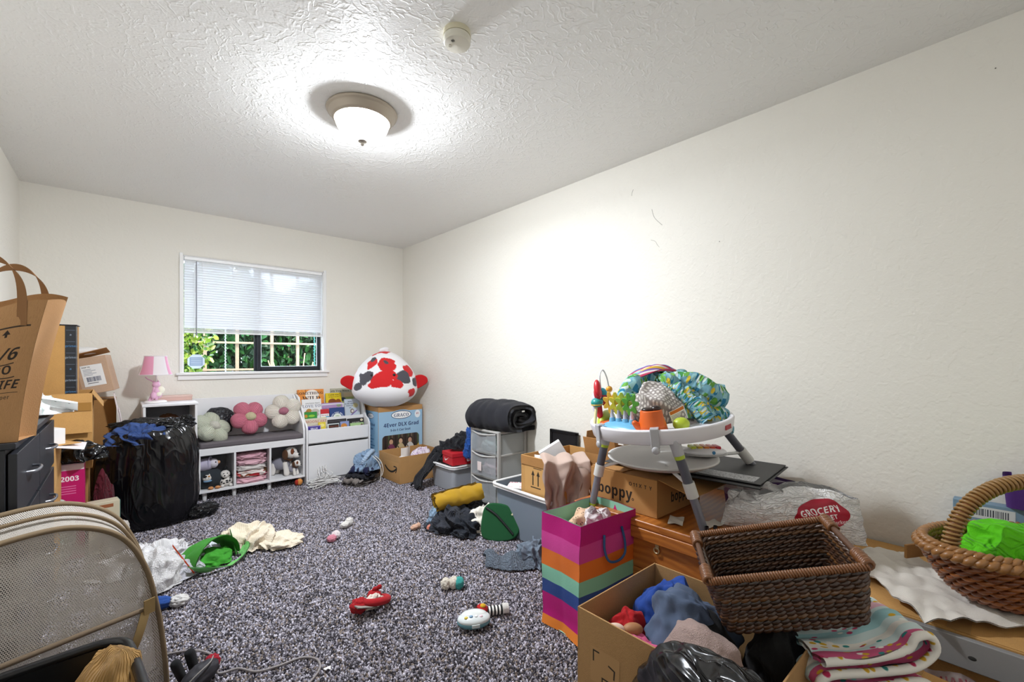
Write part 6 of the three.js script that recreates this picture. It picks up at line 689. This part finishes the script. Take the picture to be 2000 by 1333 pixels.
// ------------------------------------------------------------ carton, board and quilt at the right
plainCarton('closed_carton', 'wide closed kraft carton against the right wall under the handled basket', [2.14, 0, -0.11], 0, 0.64, 0.372, 0.8, KR3);
{ const t = thing('grey_board', 'grey painted wooden board with a knot along the wide kraft carton', 'board', [1.795, 0, -0.06]); mesh('plank', bx(0.02, 0.085, 0.86, 0, 0.33, 0, 0.003), S(0x8e8c8b, 0.5, { bumpMap: rep(kraftTex, 4), bumpScale: 0.0006 }), t); mesh('knot', new THREE.TorusGeometry(0.016, 0.0025, 8, 28).rotateY(PI / 2).scale(0.3, 0.8, 1.2).translate(-0.0105, 0.335, -0.13), S(0x6b6866, 0.5), t); mesh('screw_hole', blob(0.002, 0.006, 0.009).translate(-0.0095, 0.325, -0.02), S(0x2c2a28, 0.8), t); mesh('support_leg', bx(0.018, 0.288, 0.06, 0, 0.145, 0.3), S(0x8e8c8b, 0.5), t); mesh('support_leg', bx(0.018, 0.288, 0.06, 0, 0.145, -0.36), S(0x8e8c8b, 0.5), t); }
{ const t = thing('plastic_wrap', 'crumpled clear plastic wrap printed with red lettering below the grey board', 'plastic wrap', [1.72, 0.0, -0.02], -PI / 2); mesh('film', shell(70, 40, (u, v) => [(u - 0.5) * 0.56 + 0.02 * N3(v * 5, u * 3, 2), 0.005 + v * 0.29 + 0.015 * N3(u * 7, v * 5, 1), 0.03 * sin(v * PI) + 0.028 * N3(u * 6, v * 6, 4) + 0.016 * abs(N3(u * 14, v * 12, 8))], 0.0012), S(0xffffff, 0.15, { map: ctex(512, 256, (g) => { fill(g, '#b9a8a8', 0, 0, 512, 256); for (let j = 0; j < 8; j++) txt(g, 'FRAGILE  HANDLE WITH CARE  FRAGILE', 256, 18 + j * 32, 24, j % 2 ? '#8f1f38' : '#a83a50'); }), transmission: 0.35, thickness: 0, clearcoat: 1, clearcoatRoughness: 0.1 }), t); }
plainCarton('closed_carton', 'low kraft carton under the folded quilt in front of the grey board', [1.57, 0, -0.2], -0.1, 0.19, 0.3, 0.34, KR3);
{ const tex = ctex(256, 256, (g) => { fill(g, '#cfe0e0', 0, 0, 256, 256); for (let i = 0; i < 5; i++) { fill(g, ['#c8567e', '#f1ece4', '#9fcbd0', '#e6b7c6', '#eae4d6'][i], 0, i * 50, 256, 30); } const r = rng(5); for (let i = 0; i < 90; i++) oval(g, ['#d9a92c', '#c0355f', '#2f8a86', '#f6f2ea'][i % 4], r() * 256, r() * 256, 5, 4); }, [1, 1]);
  const edge = ctex(256, 32, (g) => { fill(g, '#f0ebe2', 0, 0, 256, 32); const r = rng(9); for (let i = 0; i < 26; i++) oval(g, ['#d9a92c', '#b82a54', '#2f7f7a', '#d9a92c'][i % 4], i * 10, 6 + r() * 20, 4, 5); }, [3, 1]);
  const p = [[-0.15, 0.01], [0.0, 0.01], [0.13, 0.012], [0.155, 0.032], [0.13, 0.052], [0.0, 0.05], [-0.13, 0.052], [-0.15, 0.068], [-0.13, 0.085], [0.0, 0.086], [0.12, 0.095], [0.165, 0.13], [0.15, 0.165], [0.11, 0.165], [0.09, 0.14], [0.0, 0.122], [-0.14, 0.12]];
  const t = thing('baby_quilt', 'folded pink and aqua baby quilt with white dotted binding under the dark basket', 'quilt', [1.455, 0.304, -0.31], -0.62); mesh('quilt', folded(p, 0.2, 0.015, { seed: 8, wob: 0.008, nu: 160, su: 3, sv: 1 }), S(0xffffff, 0.95, { map: tex }), t);
  const c = new THREE.CatmullRomCurve3(p.map(([x, y]) => V3(x, max(y, 0.011), 0.1)), false, 'centripetal'); mesh('binding', new THREE.TubeGeometry(c, 160, 0.0105, 8), S(0xffffff, 0.95, { map: edge }), t); }
solo('white_sheet', 'creased white cotton sheet trailing over the wide kraft carton', 'cloth', mg([shell(50, 30, (u, v) => [(u - 0.5) * 0.5, 0.016 + 0.014 * abs(sin(u * 11 + v * 5)) + 0.02 * abs(N3(u * 5, v * 5, 2)), (v - 0.5) * (0.34 - 0.1 * u)], 0.004)]), cloth(0xe3dcd2, { bumpMap: rep(weaveTex, 2), bumpScale: 0.001 }), [2.05, 0.378, -0.22], 0.75);
solo('cardboard_scrap', 'torn brown cardboard scrap beside the handled basket', 'cardboard', bx(0.12, 0.05, 0.01, 0, 0.028, 0), KR2, [2.22, 0.425, -0.24], -0.5);
{ const t = thing('handled_basket', 'honey brown oval willow basket with a tall wrapped handle', 'basket', [2.1, 0.425, 0.03], -0.74), rx = 0.29, rz = 0.17, h = 0.155, n = 9; const cols = [0x7a3f16, 0x93531f, 0x6a3412, 0x84481b].map((c) => S(c, 0.38, { clearcoat: 0.5, clearcoatRoughness: 0.3 }));
  const el = (k) => Array.from({ length: 20 }, (_, i) => [cos(i / 20 * 2 * PI) * rx * k, sin(i / 20 * 2 * PI) * rz * k]);
  for (let j = 0; j < n; j++) { const v = j / (n - 1), k = 0.66 + 0.34 * pow(v, 0.7); mesh('weave_row', wickerRow(el(k), 0.012 + v * (h - 0.03), 0.0078, 0.0075, 22, j * 2.1, 240), cols[j % 4], t); }
  mesh('lining', shell(48, 6, (u, v) => { const k = (0.66 + 0.34 * pow(v, 0.7)) * 0.975; return [cos(u * 2 * PI) * rx * k, 0.006 + v * (h - 0.02), sin(u * 2 * PI) * rz * k]; }, 0.003), cols[0], t); mesh('base', cyl(0.66, 0.66, 0.01, 0, 0, 0, 40).scale(rx, 1, rz).translate(0, 0.008, 0), cols[2], t);
  mesh('braided_rim', [wickerRow(el(1.03), h - 0.004, 0.012, 0.0095, 34, 0, 300), wickerRow(el(1.0), h + 0.012, 0.009, 0.008, 40, 1, 300)], S(0x9a6a38, 0.4, { clearcoat: 0.4 }), t);
  const arc = [], hw = 0.245, top = 0.42; for (let i = 0; i <= 24; i++) { const a = i / 24 * PI; arc.push([-cos(a) * hw, h - 0.06 + pow(sin(a), 0.75) * (top - h + 0.0), 0]); } mesh('handle_core', tube(arc, 0.0155, 90, 10), S(0x8a5426, 0.45), t);
  { const c = curve(arc), pts = []; for (let i = 0; i <= 780; i++) { const u = i / 780, p = c.getPointAt(u), tg = c.getTangentAt(u), a = u * 2 * PI * 64; const nx = -tg.y, ny = tg.x; pts.push(V3(p.x + nx * cos(a) * 0.0185, p.y + ny * cos(a) * 0.0185, sin(a) * 0.0185)); } mesh('handle_wrap', new THREE.TubeGeometry(new THREE.CatmullRomCurve3(pts), 1500, 0.0052, 5), S(0x9a7440, 0.42, { clearcoat: 0.3 }), t); }
  solo('lime_cloth', 'lime green cloth bundled inside the handled willow basket', 'cloth', heap(0.2, 0.14, 0.11, { seed: 141, fold: 0.18, k: 5, lump: 0.2 }), cl(0x66d916), [2.11, 0.5, 0.02], -0.74); }
{ const t = thing('blue_box', 'flat slate blue box with a barcode sticker behind the willow basket', 'box', [2.43, 0.385, 0.05], 0); mesh('carton', bx(0.05, 0.24, 0.42, 0, 0.12, 0), S(0x7f9bb0, 0.5), t); plate('barcode_sticker', 0.14, 0.045, ctex(140, 45, (g) => { fill(g, '#dfe2e0', 0, 0, 140, 45); bars(g, 14, 8, 112, 26, 6, '#3a4048'); }), t, [-0.0258, 0.205, -0.12], -PI / 2, 0.5); plate('small_sticker', 0.05, 0.02, ctex(64, 26, (g) => { fill(g, '#dcd6c4', 0, 0, 64, 26); fill(g, '#8a7a5a', 8, 10, 46, 6); }), t, [-0.0258, 0.19, 0.08], -PI / 2, 0.5); }
{ const t = thing('felt_bin', 'purple felt storage bin on top of the slate blue box', 'bin', [2.42, 0.628, 0.1], 0), m = cloth(0x5a2f86, { side: 2 }); mesh('wall_panel', shell(27, 6, (u, v) => { const o = rrect(0.08 + 0.01 * v, 0.24 + 0.02 * v, 0.02), p = o[Math.round(u * 27)]; return [p[0], 0.002 + v * 0.115, p[1]]; }, 0.004), m, t); mesh('base', bx(0.07, 0.004, 0.22, 0, 0.003, 0), m, t); }
solo('black_duffel', 'black fabric bag beside the clothes carton under the quilt', 'bag', blob(0.1, 0.15, 0.13, { seed: 44, amp: 0.08, pow: 0.7, flat: -0.14 }), cloth(0x141316), [1.36, 0.142, -0.17], -0.1);
// ------------------------------------------------------------ small things scattered on the carpet
{ const t = thing('green_hat', 'bright green felt costume hat lying on its side by the cream cloth', 'hat', [0.395, 0, -3.02], 0.5); const gm = cloth(0x3f9a2c, { side: 2 }), gl = cloth(0x7fcf74, { side: 2 });
  mesh('crown', shell(48, 16, (u, v) => { const a = u * PI * 1.15 - 0.25, r = 0.125 - 0.012 * v; return [cos(a) * r * 1.05, 0.02 + max(0, sin(a)) * r * (1.08 - 0.35 * v) + 0.012 * N3(u * 6, v * 4, 2), 0.05 - v * 0.16]; }, 0.004), gm, t);
  mesh('brim', shell(48, 8, (u, v) => { const a = u * PI * 1.1 + PI * 0.95, r = 0.12 + v * 0.05; return [cos(a) * r, 0.012 + 0.05 * v * abs(cos(a)) + 0.012 * N3(u * 7, v * 3, 5), 0.06 - sin(a) * r * 0.55]; }, 0.004), gl, t);
  mesh('side_band', shell(16, 8, (u, v) => [0.105 + 0.035 * u, 0.01 + v * (0.145 - 0.05 * u), 0.05 - u * 0.03 - v * 0.05], 0.004), gm, t); mesh('inner', heap(0.11, 0.07, 0.09, { seed: 81, fold: 0.1 }).translate(0, 0, -0.01), gm, t); }
solo('cream_muslin', 'crumpled cream muslin cloth on the carpet beside the green hat', 'cloth', mg([heap(0.14, 0.1, 0.11, { seed: 83, fold: 0.34, k: 10 }).translate(-0.05, 0, 0), heap(0.14, 0.04, 0.1, { seed: 84, fold: 0.2, k: 7 }).translate(0.13, 0, 0.03)]), cl(0xe9dcc6, { bumpMap: rep(weaveTex, 1.5), bumpScale: 0.003 }), [0.64, 0, -3.14], -0.5);
solo('baby_bib', 'small white and brown printed cloth tucked behind the cream muslin', 'cloth', heap(0.07, 0.06, 0.06, { seed: 85, fold: 0.3 }), cl(0xdfe3ea), [0.47, 0, -3.2]);
const sock = (name, label, x, z, turn, parts) => { const t = thing(name, label, 'sock', [x, 0, z], turn); for (const [n, g, m] of parts) mesh(n, g, m, t); return t; };
sock('baby_sock', 'balled pink and white baby sock on the carpet', 1.027, -2.88, 0.4, [['toe', blob(0.03, 0.022, 0.026, { seed: 2, amp: 0.16, freq: 3 }).translate(-0.02, 0.02, 0), cloth(0xd98a9a)], ['cuff', blob(0.026, 0.026, 0.028, { seed: 3, amp: 0.16, freq: 3 }).translate(0.025, 0.026, -0.01), cloth(0xf0e4e4)]]);
sock('baby_sock', 'plain white baby sock on the carpet beyond the pink one', 1.17, -3.05, 0.3, [['fabric', mg([blob(0.032, 0.022, 0.024, { seed: 4, amp: 0.16, freq: 3 }).translate(-0.012, 0.021, 0), blob(0.03, 0.03, 0.022, { seed: 5, amp: 0.2, freq: 3 }).translate(0.026, 0.028, -0.004)]), cloth(0xece8e2)]]);
sock('baby_sock', 'cream and teal baby bootie sock on the carpet', 1.262, -1.885, -0.55, [['cuff', mg([blob(0.024, 0.028, 0.028, { seed: 6, amp: 0.2, freq: 3 }).translate(-0.034, 0.026, 0), blob(0.026, 0.03, 0.03, { seed: 7, amp: 0.14, freq: 3 }).translate(0.006, 0.028, 0)]), cloth(0xe8dfcf)], ['toe', blob(0.026, 0.03, 0.031, { seed: 8, amp: 0.1 }).translate(0.032, 0.027, 0.004), cloth(0x3fa7a0)]]);
sock('blue_sock', 'blue baby sock with a white frilled toe beside the hamper', 0.165, -2.62, -0.3, [['cuff', blob(0.06, 0.03, 0.034, { seed: 9, amp: 0.12 }).translate(-0.035, 0.028, 0), cloth(0x2a54a4)], ['toe', blob(0.04, 0.026, 0.03, { seed: 10, amp: 0.22, freq: 3 }).translate(0.045, 0.024, 0), cloth(0xefece8)]]);
{ const t = thing('rattle_sock', 'black and white striped rattle sock with a red ladybird toe', 'sock', [1.258, 0, -1.575], -0.5); for (let i = 0; i < 9; i++) mesh('stripe', cyl(0.0195, 0.0195, 0.0078, 0, 0, 0, 20).rotateZ(PI / 2).translate(-0.012 + i * 0.0078, 0.02, 0), i % 2 ? S(0xf1efe9, 0.9) : S(0x17171a, 0.9), t);
  mesh('cuff', cyl(0.023, 0.021, 0.028, 0, 0, 0, 20).rotateZ(PI / 2).translate(0.07, 0.023, 0), cloth(0xf1eee8), t); mesh('toe', blob(0.032, 0.027, 0.028, { seed: 3, amp: 0.08 }).translate(-0.04, 0.026, 0), cloth(0xc41f22), t); mesh('flower', blob(0.013, 0.009, 0.012).translate(-0.034, 0.05, 0.006), cloth(0xe8b92c), t); for (let i = 0; i < 4; i++) mesh('feeler', rod([-0.05, 0.04, -0.01 + i * 0.007], [-0.078, 0.058, -0.028 + i * 0.017], 0.0018), BLACK, t); }
{ const t = thing('egg_toy', 'oval pale grey musical toy with coloured buttons on a teal base', 'toy', [1.152, 0, -1.555], -0.5);
  mesh('base', blob(0.073, 0.026, 0.05, { w: 48 }).translate(0, 0.026, 0), S(0x5f8d96, 0.35), t); mesh('shell', blob(0.0715, 0.024, 0.0485, { w: 48 }).translate(0, 0.036, 0), S(0xd8dedd, 0.25), t); mesh('dome', blob(0.058, 0.02, 0.034, { w: 40 }).translate(0, 0.046, -0.008), S(0xe2e6e3, 0.12, { clearcoat: 1 }), t);
  [0xd9c24a, 0x7fa0bb, 0xeef0f2, 0xe9c9d0].forEach((c, i) => mesh('button', blob(0.0085, 0.005, 0.007).translate(-0.036 + i * 0.021, 0.058 - abs(i - 1.5) * 0.003, 0.022), S(c, 0.35), t)); mesh('latch', bx(0.034, 0.014, 0.006, 0.002, 0.028, 0.049, 0.002), S(0xc3cbc9, 0.35), t); }
{ const t = thing('red_bonnet', 'red and white felt baby bonnet lying on the carpet', 'hat', [0.865, 0, -1.975], 0.1); const rm = cloth(0xb3141f);
  mesh('band', [new THREE.TorusGeometry(0.055, 0.017, 10, 40, PI * 1.35).rotateX(-1.25).rotateY(2.6).translate(0.03, 0.034, 0), blob(0.042, 0.032, 0.035, { seed: 4, amp: 0.2, freq: 3 }).translate(-0.045, 0.036, -0.01), blob(0.03, 0.02, 0.03, { seed: 5, amp: 0.2 }).translate(0.04, 0.045, -0.03)], rm, t); mesh('lining', [shell(12, 10, (u, v) => [-0.08 + 0.1 * u - 0.01 * v, 0.02 + 0.035 * (1 - u) + 0.012 * v, 0.01 + 0.05 * v], 0.004), heap(0.05, 0.05, 0.03, { seed: 87 }).translate(0.02, 0, -0.005)], cl(0xeadfd2), t); mesh('bow', [blob(0.014, 0.011, 0.008).translate(0.045, 0.07, -0.03), blob(0.014, 0.012, 0.008).translate(0.066, 0.072, -0.028)], rm, t); }
solo('paper_scrap', 'tiny white paper scrap on the carpet', 'scrap', shell(6, 6, (u, v) => [(u - 0.5) * 0.028 * (1 - 0.4 * v), 0.004 + 0.004 * sin(u * 5) * v, (v - 0.5) * 0.016], 0.001), S(0xf2eeec, 0.8), [0.583, 0.0, -1.703]);
{ const pts = [[0.08, 0.0035, -2.2], [0.14, 0.0035, -2.2], [0.22, 0.0035, -2.16], [0.27, 0.0035, -2.08], [0.285, 0.0035, -2.0], [0.262, 0.012, -1.965], [0.275, 0.0035, -1.94], [0.33, 0.0035, -1.925], [0.38, 0.0035, -1.86], [0.445, 0.0035, -1.84], [0.53, 0.0035, -1.83], [0.568, 0.0035, -1.785], [0.565, 0.0035, -1.73], [0.52, 0.0035, -1.68], [0.44, 0.0035, -1.63]];
  solo('power_cord', 'grey cord snaking over the carpet beside the black and red straps', 'cord', tube(pts, 0.0042, 160, 8), S(0x8c8584, 0.5)); }
{ const t = thing('strap_bundle', 'black and red padded straps standing up beside the grey cord', 'straps', [0.205, 0, -1.93], 0.4); t.scale.setScalar(0.8); const bk = cloth(0x17171b), rd = cloth(0xb0122c);
  mesh('strap', caps([-0.03, 0.02, -0.04], [-0.055, 0.11, -0.055], 0.017, 0.02), bk, t); mesh('strap', caps([0.02, 0.02, -0.04], [0.005, 0.12, -0.06], 0.019, 0.021), bk, t); mesh('pouch', blob(0.085, 0.045, 0.05, { seed: 4, amp: 0.1 }).rotateZ(0.25).translate(0, 0.045, 0.02), S(0x26242a, 0.7), t); mesh('trim', [blob(0.03, 0.03, 0.032, { seed: 2, amp: 0.2, freq: 3 }).translate(0.07, 0.06, -0.005), blob(0.03, 0.026, 0.03, { seed: 6, amp: 0.2, freq: 3 }).translate(-0.08, 0.03, 0.0)], rd, t); mesh('piping', tube([[-0.085, 0.05, 0.05], [-0.03, 0.085, 0.06], [0.03, 0.1, 0.05], [0.06, 0.1, 0.02]], 0.003, 24, 6), S(0x8a8580, 0.6), t); }
renderer.render(scene, camera);
